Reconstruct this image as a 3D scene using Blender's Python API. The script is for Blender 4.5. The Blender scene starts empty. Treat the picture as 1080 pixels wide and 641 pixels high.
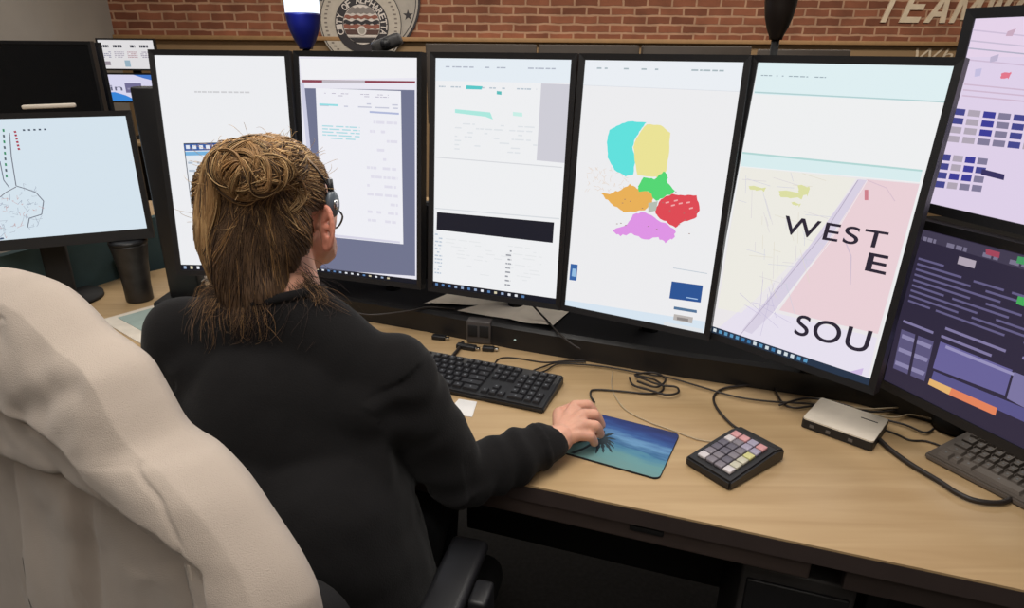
import bpy, bmesh, math, random
from mathutils import Vector as V, Matrix, noise
random.seed(7)
sc = bpy.context.scene
col = sc.collection
WM = {}
# ------------------------------------------------------------------ camera
F, PITCH, ROLL, CZ = 685.0, math.radians(21.287), math.radians(-.48), 1.42
fw = V((0, math.cos(PITCH), -math.sin(PITCH))); rt = V((1, 0, 0)); dn = fw.cross(rt)
cr, sr = math.cos(ROLL), math.sin(ROLL)
RT = cr*rt + sr*dn; DN = -sr*rt + cr*dn
cd = bpy.data.cameras.new('camera'); cam = bpy.data.objects.new('camera', cd); col.objects.link(cam)
m = Matrix((RT, -DN, -fw)).transposed().to_4x4(); m.translation = (0, 0, CZ)
cam.matrix_world = m
cd.sensor_width = 36; cd.lens = 36*F/1080; cd.clip_start = .02
sc.camera = cam
EYE = V((0, 0, CZ))
def ray(px, py): return fw + RT*((px-540)/F) + DN*((py-320.5)/F)
def at(px, py, z=.74):                     # point of a level plane
    d = ray(px, py); return EYE + d*((z-CZ)/d.z)
def aty(px, py, Y):                        # point at a distance
    d = ray(px, py); return EYE + d*(Y/d.y)
def onplane(px, py, p0, n):
    d = ray(px, py); return EYE + d*((p0-EYE).dot(n)/d.dot(n))

# ------------------------------------------------------------------ materials
def s2l(c):
    return tuple(((x/255)/12.92 if x/255 <= .04045 else ((x/255+.055)/1.055)**2.4) for x in c)
MC = {}
def mat(name, c, rough=.6, metal=0, noise_amt=0, nscale=20, bump=0, bscale=200, spec=.5, stretch=None, sheen=0, c2=None):
    if name in MC: return MC[name]
    m = bpy.data.materials.new(name); m.use_nodes = True; MC[name] = m
    nt = m.node_tree; b = nt.nodes['Principled BSDF']
    lc = (*s2l(c), 1)
    b.inputs['Base Color'].default_value = lc; b.inputs['Roughness'].default_value = rough
    b.inputs['Metallic'].default_value = metal; b.inputs['Specular IOR Level'].default_value = spec
    if sheen: b.inputs['Sheen Weight'].default_value = sheen
    tc = nt.nodes.new('ShaderNodeTexCoord'); mp = nt.nodes.new('ShaderNodeMapping')
    nt.links.new(tc.outputs['Object'], mp.inputs['Vector'])
    if stretch: mp.inputs['Scale'].default_value = stretch
    nz = nt.nodes.new('ShaderNodeTexNoise'); nz.inputs['Scale'].default_value = nscale; nz.inputs['Detail'].default_value = 5
    nt.links.new(mp.outputs[0], nz.inputs['Vector'])
    amt = noise_amt or .06
    cr_ = nt.nodes.new('ShaderNodeValToRGB')
    lo = [x*(1-amt) for x in lc[:3]]; hi = [min(1, x*(1+amt)) for x in lc[:3]]
    if c2: hi = s2l(c2); lo = lc[:3]
    cr_.color_ramp.elements[0].position = .35; cr_.color_ramp.elements[1].position = .65
    cr_.color_ramp.elements[0].color = (*lo, 1); cr_.color_ramp.elements[1].color = (*hi, 1)
    nt.links.new(nz.outputs['Fac'], cr_.inputs[0]); nt.links.new(cr_.outputs[0], b.inputs['Base Color'])
    if bump:
        n2 = nt.nodes.new('ShaderNodeTexNoise'); n2.inputs['Scale'].default_value = bscale; n2.inputs['Detail'].default_value = 4
        nt.links.new(mp.outputs[0], n2.inputs['Vector'])
        bp = nt.nodes.new('ShaderNodeBump'); bp.inputs['Strength'].default_value = bump; bp.inputs['Distance'].default_value = .002
        nt.links.new(n2.outputs['Fac'], bp.inputs['Height']); nt.links.new(bp.outputs[0], b.inputs['Normal'])
    return m
def em(c, k=1.0):
    name = 'glow_%d_%d_%d_%d' % (*c, int(k*100))
    if name in MC: return MC[name]
    m = bpy.data.materials.new(name); m.use_nodes = True; MC[name] = m
    b = m.node_tree.nodes['Principled BSDF']
    b.inputs['Base Color'].default_value = (.004, .004, .005, 1); b.inputs['Roughness'].default_value = .35
    b.inputs['Specular IOR Level'].default_value = .2
    b.inputs['Emission Color'].default_value = (*s2l(c), 1); b.inputs['Emission Strength'].default_value = k
    return m
BLK = mat('black_plastic', (26, 26, 29), .45, bump=.1, bscale=900)
BLK2 = mat('black_matte', (20, 20, 22), .75)
DKG = mat('dark_grey_plastic', (52, 50, 50), .5, bump=.1, bscale=900)
KEYM = mat('key_plastic', (34, 34, 38), .5)
CABLE = mat('cable_rubber', (36, 30, 28), .5)
CABLEW = mat('pale_cable', (176, 158, 130), .5)
SILV = mat('silver_metal', (226, 216, 200), .5)
CHROME = mat('chrome', (200, 200, 200), .2, metal=1)
TEAL = mat('teal_fabric', (58, 80, 84), .9, bump=.3, bscale=500)
PAPER = mat('paper', (214, 204, 190), .8)
GREYP = mat('grey_paint', (150, 144, 136), .8, noise_amt=.04, nscale=3)
CEIL = mat('ceiling_tile', (205, 200, 190), .9)
CARPET = mat('carpet', (26, 25, 25), .95, noise_amt=.3, nscale=80, bump=.5, bscale=300)
TAN = mat('tan_paint', (150, 122, 88), .75, noise_amt=.04, nscale=3)
SKIN = mat('skin', (214, 160, 136), .5, noise_amt=.08, nscale=30, bump=.15, bscale=250)
SKIN.node_tree.nodes['Principled BSDF'].inputs['Subsurface Weight'].default_value = .12
SKIN.node_tree.nodes['Principled BSDF'].inputs['Subsurface Scale'].default_value = .01
SWEAT = mat('black_knit', (23, 22, 23), .95, noise_amt=.12, nscale=14, bump=.35, bscale=420, spec=.15, sheen=.06)
TROUS = mat('dark_trousers', (24, 24, 28), .95)
FLEECE = mat('cream_fleece', (178, 165, 154), .97, noise_amt=.05, nscale=9, bump=.45, bscale=900, spec=.1, sheen=.2)
HAIRM = [mat('hair_honey', (156, 120, 80), .5, noise_amt=.2, nscale=40, spec=.3), mat('hair_brown', (102, 80, 62), .55, noise_amt=.2, nscale=40, spec=.25),
         mat('hair_blonde', (196, 162, 116), .5, noise_amt=.2, nscale=40, spec=.3), mat('hair_dark', (58, 47, 42), .6, noise_amt=.2, nscale=40, spec=.2)]

def wood():
    m = bpy.data.materials.new('maple_laminate'); m.use_nodes = True; nt = m.node_tree; b = nt.nodes['Principled BSDF']
    b.inputs['Roughness'].default_value = .42; b.inputs['Specular IOR Level'].default_value = .35
    tc = nt.nodes.new('ShaderNodeTexCoord'); mp = nt.nodes.new('ShaderNodeMapping')
    mp.inputs['Rotation'].default_value = (0, 0, math.radians(19)); mp.inputs['Scale'].default_value = (1.2, 16, 1)
    nt.links.new(tc.outputs['Object'], mp.inputs['Vector'])
    n1 = nt.nodes.new('ShaderNodeTexNoise'); n1.inputs['Scale'].default_value = 2.2; n1.inputs['Detail'].default_value = 8; n1.inputs['Distortion'].default_value = .6
    nt.links.new(mp.outputs[0], n1.inputs['Vector'])
    r = nt.nodes.new('ShaderNodeValToRGB'); r.color_ramp.elements[0].position = .3; r.color_ramp.elements[1].position = .7
    r.color_ramp.elements[0].color = (*s2l((174, 145, 106)), 1); r.color_ramp.elements[1].color = (*s2l((190, 162, 123)), 1)
    nt.links.new(n1.outputs['Fac'], r.inputs[0]); nt.links.new(r.outputs[0], b.inputs['Base Color'])
    return m
WOOD = wood()
def brick():
    m = bpy.data.materials.new('red_brick'); m.use_nodes = True; nt = m.node_tree; b = nt.nodes['Principled BSDF']
    b.inputs['Roughness'].default_value = .9
    tc = nt.nodes.new('ShaderNodeTexCoord'); mp = nt.nodes.new('ShaderNodeMapping')
    mp.inputs['Rotation'].default_value = (math.radians(-90), 0, 0)
    nt.links.new(tc.outputs['Object'], mp.inputs['Vector'])
    # wobble
    nz = nt.nodes.new('ShaderNodeTexNoise'); nz.inputs['Scale'].default_value = 9
    nt.links.new(mp.outputs[0], nz.inputs['Vector'])
    vm = nt.nodes.new('ShaderNodeVectorMath'); vm.operation = 'SCALE'; vm.inputs['Scale'].default_value = .018
    nt.links.new(nz.outputs['Color'], vm.inputs[0])
    va = nt.nodes.new('ShaderNodeVectorMath'); nt.links.new(mp.outputs[0], va.inputs[0]); nt.links.new(vm.outputs[0], va.inputs[1])
    bt = nt.nodes.new('ShaderNodeTexBrick'); bt.inputs['Scale'].default_value = 1
    bt.inputs['Brick Width'].default_value = .205; bt.inputs['Row Height'].default_value = .0685
    bt.inputs['Mortar Size'].default_value = .010; bt.inputs['Mortar Smooth'].default_value = .3; bt.inputs['Bias'].default_value = 0
    bt.inputs['Color1'].default_value = (*s2l((150, 92, 66)), 1); bt.inputs['Color2'].default_value = (*s2l((116, 68, 48)), 1)
    bt.inputs['Mortar'].default_value = (*s2l((178, 138, 110)), 1)
    nt.links.new(va.outputs[0], bt.inputs['Vector'])
    n2 = nt.nodes.new('ShaderNodeTexNoise'); n2.inputs['Scale'].default_value = 6; n2.inputs['Detail'].default_value = 6
    nt.links.new(mp.outputs[0], n2.inputs['Vector'])
    mx = nt.nodes.new('ShaderNodeMix'); mx.data_type = 'RGBA'; mx.blend_type = 'OVERLAY'; mx.inputs[0].default_value = .5
    nt.links.new(bt.outputs['Color'], mx.inputs[6]); nt.links.new(n2.outputs['Fac'], mx.inputs[7])
    nt.links.new(mx.outputs[2], b.inputs['Base Color'])
    bp = nt.nodes.new('ShaderNodeBump'); bp.inputs['Strength'].default_value = .6; bp.inputs['Distance'].default_value = .008; bp.invert = True
    nt.links.new(bt.outputs['Fac'], bp.inputs['Height']); nt.links.new(bp.outputs[0], b.inputs['Normal'])
    return m
BRICK = brick()

# ------------------------------------------------------------------ mesh builder
class MB:
    def __init__(s): s.bm = bmesh.new(); s.mats = []
    def mi(s, m):
        if m not in s.mats: s.mats.append(m)
        return s.mats.index(m)
    def _fin(s, faces, m, smooth=False):
        i = s.mi(m)
        for f in faces: f.material_index = i; f.smooth = smooth
    def box(s, c, size, m, M=None, bev=0, seg=2):
        b = bmesh.new(); bmesh.ops.create_cube(b, size=1)
        for v in b.verts: v.co = V((v.co.x*size[0], v.co.y*size[1], v.co.z*size[2]))
        if bev: bmesh.ops.bevel(b, geom=b.edges[:], offset=bev, segments=seg, affect='EDGES', profile=.5)
        T = Matrix.Translation(V(c)) if M is None else M @ Matrix.Translation(V(c))
        return s.merge(b, T, m, bev > 0)
    def merge(s, b, T, m, smooth=False):
        mp = {}
        for v in b.verts: mp[v] = s.bm.verts.new(T @ v.co)
        fs = []
        for f in b.faces:
            try: fs.append(s.bm.faces.new([mp[v] for v in f.verts]))
            except ValueError: pass
        s._fin(fs, m, smooth); b.free(); return s
    def poly(s, pts, m):
        f = s.bm.faces.new([s.bm.verts.new(p) for p in pts]); s._fin([f], m)
    def prism(s, pts, off, m, msides=None):
        off = V(off); a = [s.bm.verts.new(V(p)) for p in pts]; b = [s.bm.verts.new(V(p)+off) for p in pts]
        fs = [s.bm.faces.new(a), s.bm.faces.new(b[::-1])]; n = len(a)
        sd = [s.bm.faces.new([a[i], b[i], b[(i+1) % n], a[(i+1) % n]]) for i in range(n)]
        s._fin(fs, m); s._fin(sd, msides or m)
    def tube(s, pts, r, m, n=8, cap=True):
        rs = r if isinstance(r, (list, tuple)) else [r]*len(pts)
        pts = [V(p) for p in pts]; rings = []; up = None
        for i, p in enumerate(pts):
            t = (pts[min(i+1, len(pts)-1)]-pts[max(i-1, 0)])
            if t.length < 1e-9: t = V((0, 0, 1))
            t.normalize()
            if up is None: up = t.orthogonal().normalized()
            else:
                up = up - t*up.dot(t)
                up = up.normalized() if up.length > 1e-6 else t.orthogonal().normalized()
            w = t.cross(up)
            rings.append([s.bm.verts.new(p+(up*math.cos(2*math.pi*k/n)+w*math.sin(2*math.pi*k/n))*rs[i]) for k in range(n)])
        fs = []
        for a, b in zip(rings, rings[1:]):
            for k in range(n): fs.append(s.bm.faces.new([a[k], a[(k+1) % n], b[(k+1) % n], b[k]]))
        if cap: fs += [s.bm.faces.new(rings[0][::-1]), s.bm.faces.new(rings[-1])]
        s._fin(fs, m, True)
    def lathe(s, prof, m, T=Matrix(), n=32):
        rings = [[s.bm.verts.new(T @ V((r*math.cos(2*math.pi*k/n), r*math.sin(2*math.pi*k/n), z))) for k in range(n)] for r, z in prof]
        fs = []
        for a, b in zip(rings, rings[1:]):
            for k in range(n): fs.append(s.bm.faces.new([a[k], a[(k+1) % n], b[(k+1) % n], b[k]]))
        fs += [s.bm.faces.new(rings[0][::-1]), s.bm.faces.new(rings[-1])]
        s._fin(fs, m, True)
    def cap(s, p0, r0, p1, r1, m=None, sub=2):
        b = bmesh.new()
        for p, r in ((p0, r0), (p1, r1)):
            bmesh.ops.create_icosphere(b, subdivisions=sub, radius=r, matrix=Matrix.Translation(V(p)))
        res = bmesh.ops.convex_hull(b, input=b.verts[:])
        bmesh.ops.delete(b, geom=[g for g in res['geom_interior'] if isinstance(g, bmesh.types.BMVert)], context='VERTS')
        return s.merge(b, Matrix(), m or BLK, True)
    def ell(s, c, r, m=None, M=Matrix(), sub=3):
        b = bmesh.new(); bmesh.ops.create_icosphere(b, subdivisions=sub, radius=1)
        T = Matrix.Translation(V(c)) @ M @ Matrix.Diagonal((*r, 1))
        return s.merge(b, T, m or BLK, True)
    def hull(s, pts, m):
        b = bmesh.new(); [b.verts.new(V(p)) for p in pts]; bmesh.ops.convex_hull(b, input=b.verts[:])
        return s.merge(b, Matrix(), m, False)
    def build(s, name, parent=None, norm=True, loc=None):
        if norm: bmesh.ops.recalc_face_normals(s.bm, faces=s.bm.faces[:])
        me = bpy.data.meshes.new(name); s.bm.to_mesh(me); s.bm.free()
        for x in s.mats: me.materials.append(x)
        return link(name, me, parent, loc)
def link(name, me, parent=None, loc=None):
    o = bpy.data.objects.new(name, me); col.objects.link(o)
    if parent is not None:
        me.transform(WM[parent].inverted()); o.parent = parent; WM[o] = WM[parent].copy()
    elif loc is not None:
        T = Matrix.Translation(V(loc)); me.transform(T.inverted()); o.matrix_basis = T; WM[o] = T
    else: WM[o] = Matrix()
    return o
def thing(name, label, cat, M=None, loc=None, group=None):
    o = bpy.data.objects.new(name, None); col.objects.link(o); o.empty_display_size = .05
    T = M if M is not None else Matrix.Translation(V(loc))
    o.matrix_basis = T; WM[o] = T.copy(); return tag(o, label, cat, group)
def tag(o, label, cat, group=None, kind=None):
    o['label'] = label; o['category'] = cat
    if group: o['group'] = group
    if kind: o['kind'] = kind
    return o
def struct(o): o['kind'] = 'structure'; return o
def frame(p, u, n=None, up=None):
    """matrix with x=u, y=n, z=up at p"""
    m = Matrix((u, n, up)).transposed().to_4x4(); m.translation = p; return m
def rz(a): return Matrix.Rotation(a, 4, 'Z')
def catmull(P, k=8):
    P = [V(p) for p in P]; out = []
    for i in range(len(P)-1):
        a, b, c, d = P[max(i-1, 0)], P[i], P[i+1], P[min(i+2, len(P)-1)]
        for j in range(k):
            t = j/k
            out.append(.5*((2*b)+(c-a)*t+(2*a-5*b+4*c-d)*t*t+(3*b-a-3*c+d)*t**3))
    return out+[P[-1]]
def text_mesh(body, bold=.0, shear=0, spacing=1.0):
    cu = bpy.data.curves.new('text', 'FONT'); cu.body = body; cu.offset = bold; cu.shear = shear; cu.space_character = spacing
    o = bpy.data.objects.new('text', cu); col.objects.link(o)
    me = bpy.data.meshes.new_from_object(o.evaluated_get(bpy.context.evaluated_depsgraph_get()))
    bpy.data.objects.remove(o); bpy.data.curves.remove(cu)
    vs = [v.co.copy() for v in me.vertices]; fs = [list(p.vertices) for p in me.polygons]; bpy.data.meshes.remove(me)
    xs = [v.x for v in vs]; ys = [v.y for v in vs]
    x0, x1, y0, y1 = min(xs), max(xs), min(ys), max(ys)
    return [((v.x-x0)/(x1-x0), (v.y-y0)/(y1-y0)) for v in vs], fs, (x1-x0)/(y1-y0)
def add_text(mb, body, quad, m, off=V((0, 0, 0)), **k):
    """quad = TL, TR, BR, BL points"""
    uv, fs, _ = text_mesh(body, **k); TL, TR, BR, BL = quad
    vs = [mb.bm.verts.new(((BL*(1-u)+BR*u)*(1-v)+(TL*(1-u)+TR*u)*v)+off) for u, v in uv]
    out = []
    for f in fs:
        try: out.append(mb.bm.faces.new([vs[i] for i in f]))
        except ValueError: pass
    mb._fin(out, m)

# ------------------------------------------------------------------ room
b = MB()
b.prism([(-3.42, 6.02, 0), (5.0, 6.02, 0), (5.0, 6.02, 1.50), (-3.42, 6.02, 1.50)], (0, .18, 0), TAN)
b.prism([(-3.42, 6.0, 1.50), (5.0, 6.0, 1.50), (5.0, 6.0, 2.8), (-3.42, 6.0, 2.8)], (0, .2, 0), BRICK)
struct(b.build('wall_back'))
b = MB(); b.box((.79, 5.99, 1.505), (8.42, .05, .035), mat('trim_wood', (168, 130, 88), .6), bev=.006); struct(b.build('trim_1'))
b = MB(); b.prism([(-3.42, -1.6, 0), (-3.42, 6.2, 0), (-3.42, 6.2, 2.8), (-3.42, -1.6, 2.8)], (-.15, 0, 0), GREYP); struct(b.build('wall_left'))
b = MB(); b.prism([(5, -1.6, 0), (5, 6.2, 0), (5, 6.2, 2.8), (5, -1.6, 2.8)], (.15, 0, 0), GREYP); struct(b.build('wall_right'))
b = MB(); b.prism([(-3.57, -1.6, 0), (5.15, -1.6, 0), (5.15, 6.2, 0), (-3.57, 6.2, 0)], (0, 0, -.1), CARPET); struct(b.build('floor'))
b = MB(); b.prism([(-3.57, -1.6, 2.8), (5.15, -1.6, 2.8), (5.15, 6.2, 2.8), (-3.57, 6.2, 2.8)], (0, 0, .1), CEIL); struct(b.build('ceiling'))
b = MB(); b.prism([(-3.57, -1.6, 0), (5.15, -1.6, 0), (5.15, -1.6, 2.8), (-3.57, -1.6, 2.8)], (0, -.15, 0), GREYP); struct(b.build('wall_front'))

# wall lettering
LETTER = mat('sign_letters', (226, 206, 178), .6)
def wall_text(body, px0, px1, ytop, ybot, Y, name, label, shear, bold, thick=.012):
    p0, p1 = aty(px0, ybot, Y), aty(px1, ybot, Y); h = aty(px0, ytop, Y).z-p0.z
    z0 = (p0.z+p1.z)/2; x0, x1 = p0.x, p1.x
    cu = bpy.data.curves.new('text', 'FONT'); cu.body = body; cu.offset = bold; cu.shear = shear; cu.extrude = .02; cu.space_character = 1.12
    o = bpy.data.objects.new('text', cu); col.objects.link(o); me = bpy.data.meshes.new_from_object(o.evaluated_get(bpy.context.evaluated_depsgraph_get()))
    bpy.data.objects.remove(o); bpy.data.curves.remove(cu)
    xs = [v.co.x for v in me.vertices]; ys = [v.co.y for v in me.vertices]; xa, xb, ya, yb = min(xs), max(xs), min(ys), max(ys)
    for v in me.vertices:
        v.co = V((x0+(x1-x0)*(v.co.x-xa)/(xb-xa), Y-thick*(.5+v.co.z/.04), z0+h*(v.co.y-ya)/(yb-ya)))
    me.materials.clear(); me.materials.append(LETTER)
    for f in me.polygons: f.material_index = 0
    return tag(link(name, me, loc=((x0+x1)/2, Y, z0)), label, 'sign')

def block_letters(word, px0, ybot, hpx, pitch, Y, name, label):
    """cut-out capitals: each stroke is a quad in a 1 x 1 cell, slanted"""
    p0 = aty(px0, ybot, Y); h = p0.z*0+aty(px0, ybot-hpx, Y).z-p0.z; w = pitch*(aty(px0+100, ybot, Y).x-p0.x)/100; z0 = aty(970, ybot, Y).z
    q = .19
    G = {'T': [[(0, 1-q), (1, 1-q), (1, 1), (0, 1)], [(.5-q*.62, 0), (.5+q*.62, 0), (.5+q*.62, 1-q), (.5-q*.62, 1-q)]],
         'E': [[(.05, 0), (.05+q*1.25, 0), (.05+q*1.25, 1), (.05, 1)], [(.28, 0), (.95, 0), (.95, q), (.28, q)], [(.28, .41), (.88, .41), (.88, .41+q), (.28, .41+q)], [(.28, 1-q), (.95, 1-q), (.95, 1), (.28, 1)]],
         'A': [[(0, 0), (.26, 0), (.61, 1), (.39, 1)], [(.74, 0), (1, 0), (.61, 1), (.42, .93)], [(.25, .2), (.78, .2), (.74, .36), (.29, .36)]],
         'M': [[(0, 0), (.22, 0), (.22, 1), (0, 1)], [(.88, 0), (1.1, 0), (1.1, 1), (.88, 1)], [(.22, 1), (.22, .62), (.46, .1), (.55, .3)], [(.55, .3), (.64, .1), (.88, .62), (.88, 1)], [(.46, .1), (.64, .1), (.55, .3)]],
         'W': [[(0, 1), (.2, 1), (.38, 0), (.18, 0)], [(.38, 0), (.18, 0), (.5, .9), (.62, .7)], [(.5, .9), (.62, .7), (.84, 0), (.7, 0)], [(.9, 1), (1.12, 1), (.9, 0), (.7, 0)]],
         'O': [[(.5+.5*math.sin(a), .5+.5*math.cos(a)), (.5+.5*math.sin(c), .5+.5*math.cos(c)), (.5+.27*math.sin(c), .5+.3*math.cos(c)), (.5+.27*math.sin(a), .5+.3*math.cos(a))] for a, c in [(k*math.pi/8, (k+1)*math.pi/8) for k in range(16)]],
         'R': [[(.05, 0), (.28, 0), (.28, 1), (.05, 1)], [(.28, 1), (.85, 1), (.85, 1-q), (.28, 1-q)], [(.72, .9), (.95, .9), (.95, .5), (.72, .5)], [(.28, .4), (.85, .4), (.85, .58), (.28, .58)], [(.5, .4), (.74, .4), (1, 0), (.74, 0)]],
         'K': [[(.05, 0), (.28, 0), (.28, 1), (.05, 1)], [(.28, .35), (.28, .62), (.72, 1), (1, 1)], [(.42, .55), (.58, .7), (1, 0), (.74, 0)]]}
    mb = MB(); x = p0.x
    for ch in word:
        for i, st in enumerate(G[ch]):
            mb.prism([(x+w*.84*u+.30*h*v, Y-.014-.0002*i, z0+h*v) for u, v in st], (0, .014, 0), LETTER)
        x += w*(1.12 if ch in 'MW' else 1)
    return tag(mb.build(name, loc=(p0.x, Y, z0)), label, 'sign')
block_letters('TEAMWORK', 919, 24, 33, 27, 6.0, 'wall_lettering', 'large pale slanted capital letters TEAM mounted on the red brick wall')
wall_text('Wh', 963, 1003, 51, 66, 6.02, 'wall_lettering', 'small pale slanted letters Wh on the tan wall below the brick', .3, -.005, .006)

# seal on the brick wall
def seal():
    Y = 5.98
    c0 = aty(385, -2, Y); R0 = (aty(443, -2, Y)-c0).x
    t = thing('wall_seal', 'round grey city seal with dark lettered ring hung on the red brick wall', 'seal', loc=(c0.x, 6.0, c0.z))
    G1 = mat('seal_grey', (176, 168, 158), .6); G2 = mat('seal_pale', (196, 186, 172), .6); DK = mat('seal_dark', (52, 48, 52), .6)
    WH = mat('seal_white', (222, 212, 204), .6); RD = mat('seal_rust', (150, 92, 76), .6)
    def disc(mb, cx, cz, r, y, m, n=64, th=.004, scal=0):
        pts = []
        for k in range(n):
            a = 2*math.pi*k/n; rr = r*(1+scal*math.cos(a*40))
            pts.append((cx+rr*math.cos(a), y, cz+rr*math.sin(a)))
        mb.prism(pts, (0, th, 0), m)
    b = MB(); disc(b, c0.x, c0.z, R0, Y, DK, th=.02); disc(b, c0.x, c0.z, R0*.965, Y-.003, G1); disc(b, c0.x, c0.z, R0*.93, Y-.004, DK); disc(b, c0.x, c0.z, R0*.915, Y-.005, G1)
    for k in range(9):                             # stars round the border
        a = math.radians(20+k*40); cx, cz = c0.x+R0*.82*math.cos(a), c0.z+R0*.82*math.sin(a)
        b.poly([(cx+(.045 if j % 2 == 0 else .018)*math.sin(j*math.pi/5), Y-.0062, cz+(.045 if j % 2 == 0 else .018)*math.cos(j*math.pi/5)) for j in range(10)], DK)
    b.build('backplate', t)
    c1 = aty(381, 24, Y); R1 = (aty(425, 24, Y)-c1).x
    b = MB(); disc(b, c1.x, c1.z, R1, Y-.010, G1, n=160); disc(b, c1.x, c1.z, R1*.97, Y-.011, DK, n=160); disc(b, c1.x, c1.z, R1*.95, Y-.012, G2, n=160)
    for k in range(56):
        a = 2*math.pi*k/56; b.box((c1.x+R1*.84*math.cos(a), Y-.0125, c1.z+R1*.84*math.sin(a)), (.022, .002, .012), mat('seal_rope', (128, 118, 110), .6), bev=.0)
    b.build('rope_ring', t)
    c2 = aty(382, 26, Y); R2 = (aty(410, 26, Y)-c2).x
    b = MB(); disc(b, c2.x, c2.z, R2, Y-.018, DK)
    s = 'CITY OF ALPHARETTA'
    for i, ch in enumerate(s):
        if ch == ' ': continue
        a = math.radians(205-(i+.5)*230/len(s)); r = R2*.84; hh = R2*.12
        c = V((c2.x+r*math.cos(a), Y-.0195, c2.z+r*math.sin(a))); up = V((math.cos(a), 0, math.sin(a))); rr = V((math.sin(a), 0, -math.cos(a)))
        w = hh*.75
        add_text(b, ch, (c+up*hh-rr*w, c+up*hh+rr*w, c-up*hh+rr*w, c-up*hh-rr*w), WH, bold=.02)
    b.build('lettered_ring', t)
    b = MB(); r = R2*.69; y = Y-.021; disc(b, c2.x, c2.z, r, y, WH)
    def band(z0, z1, m, dy, wav=0):
        pts = []
        for k in range(21):
            zz = z0; x = (-1+k/10); lim = math.sqrt(max(0, 1-zz*zz)); pts.append((c2.x+x*lim*r*.98, y-dy, c2.z+(zz+wav*math.sin(k*1.1))*r))
        for k in range(21):
            zz = z1; x = (1-k/10); lim = math.sqrt(max(0, 1-zz*zz)); pts.append((c2.x+x*lim*r*.98, y-dy, c2.z+(zz+wav*math.sin((20-k)*1.7))*r))
        b.prism(pts, (0, dy*.5, 0), m)
    band(.85, .55, mat('seal_mid', (140, 132, 128), .6), .002, .03); band(.45, .30, RD, .003, .04); band(.20, .02, DK, .003, .05); band(-.0, -.2, RD, .004, .03)
    band(-.25, -.5, mat('seal_brown', (92, 66, 60), .6), .004); band(-.56, -.62, WH, .005); band(-.66, -.9, DK, .004)
    disc(b, c2.x+.0, c2.z-.3*r, r*.24, y-.007, WH); disc(b, c2.x+.0, c2.z-.3*r, r*.17, y-.008, G1)
    b.build('emblem', t)
seal()

# ------------------------------------------------------------------ desk
DZ = .74
e0, e1 = at(575, 515), at(1080, 622)
ed = (e1-e0); ed.z = 0; ed.normalize()                      # along the front edge to the right
en = V((-ed.y, ed.x, 0))                                     # away from the front edge
def E_(s, t, z=DZ): p = e0+ed*s+en*t; return V((p.x, p.y, z))
desk = thing('desk', 'long maple laminate desk with dark edge carrying the row of upright monitors', 'desk', loc=E_(.1, .3, 0))
outline = [E_(1.25, 0), E_(-.30, 0)] + [E_(*q) for q in [(-.45, -.012), (-.58, -.05), (-.70, -.13), (-.80, -.22), (-.92, -.30)]]
outline += [V((-1.42, .98, DZ)), V((-1.62, 1.24, DZ)), at(70, 312), at(124, 294), V((-1.09, 2.12, DZ)), V((-.6, 2.0, DZ)), V((.2, 1.8, DZ)), V((.85, 1.48, DZ)), E_(1.25, .62)]
b = MB(); b.prism([p for p in outline], (0, 0, -.004), WOOD); b.build('worktop', desk)
b = MB(); b.prism([p-V((0, 0, .0041)) for p in outline], (0, 0, -.030), mat('desk_edge', (60, 50, 48), .55)); b.build('edge_band', desk)
APR = mat('apron_metal', (78, 66, 62), .6)
b = MB()
M_ = frame(E_(0, 0, 0), ed, en, V((0, 0, 1)))
b.box((.06, .03, .684), (.72, .03, .044), APR, M_, bev=.004); b.build('apron', desk)
b = MB(); b.box((.17, .0125, .690), (.055, .006, .010), BLK2, M_, bev=.002); b.build('slot', desk)
b = MB(); b.box((.85, .035, .678), (.76, .02, .056), mat('rail_metal', (68, 58, 55), .6), M_, bev=.003); b.build('rail', desk)
for s_, t_ in ((1.2, .3), (-.5, .45), (.62, .55)):
    b = MB(); b.box((s_, t_, .353), (.04, .45, .706), BLK2, M_, bev=.004); b.build('leg', desk)
b = MB(); b.box((.4, .5, .42), (1.5, .02, .5), BLK2, M_, bev=.003); b.build('modesty_panel', desk)

# privacy panel on the left
p0, p1 = at(70, 312), at(124, 294); pd = (p1-p0).normalized(); pn = V((-pd.y, pd.x, 0))
b = MB(); a0, a1 = p0-pd*.75, p1+pd*.25
b.prism([a0+V((0, 0, -.2)), a1+V((0, 0, -.2)), a1+V((0, 0, .16)), a0+V((0, 0, .16))], pn*.03, TEAL)
tag(b.build('privacy_panel', loc=(a0+a1)/2+V((0, 0, -.2))), 'teal fabric desk divider panel below the left landscape monitor', 'panel')

# black equipment rail under the monitors
fr = [at(300, 330), at(365, 335), at(450, 350), at(540, 368), at(640, 385), at(720, 398), at(800, 410), at(900, 425), at(960, 430)]
fr[0] = V((-.78, 1.70, DZ)); fr[-1] = V((.86, 1.10, DZ))
b = MB()
def ribbon(mb, line, depth, z0, z1, m, lip=.0):
    n = len(line); A, B = [], []
    for i, p in enumerate(line):
        t = line[min(i+1, n-1)]-line[max(i-1, 0)]; t.z = 0; t.normalize(); w = V((-t.y, t.x, 0))
        A.append(p+V((0, 0, z0-DZ))); B.append(p+w*depth+V((0, 0, z0-DZ)))
    h = V((0, 0, z1-z0)); bm = mb.bm; fs = []
    va = [[bm.verts.new(q) for q in (A[i], A[i]+h-V((0, 0, .008)), A[i]+h+(B[i]-A[i]).normalized()*.008, B[i]+h, B[i])] for i in range(n)]
    for x, y in zip(va, va[1:]):
        for k in range(5): fs.append(bm.faces.new([x[k], y[k], y[(k+1) % 5], x[(k+1) % 5]]))
    fs += [bm.faces.new(va[0]), bm.faces.new(va[-1][::-1])]; mb._fin(fs, m)
rail = thing('equipment_rail', 'long low black base unit under the row of upright monitors', 'equipment rail', loc=fr[3])
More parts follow.
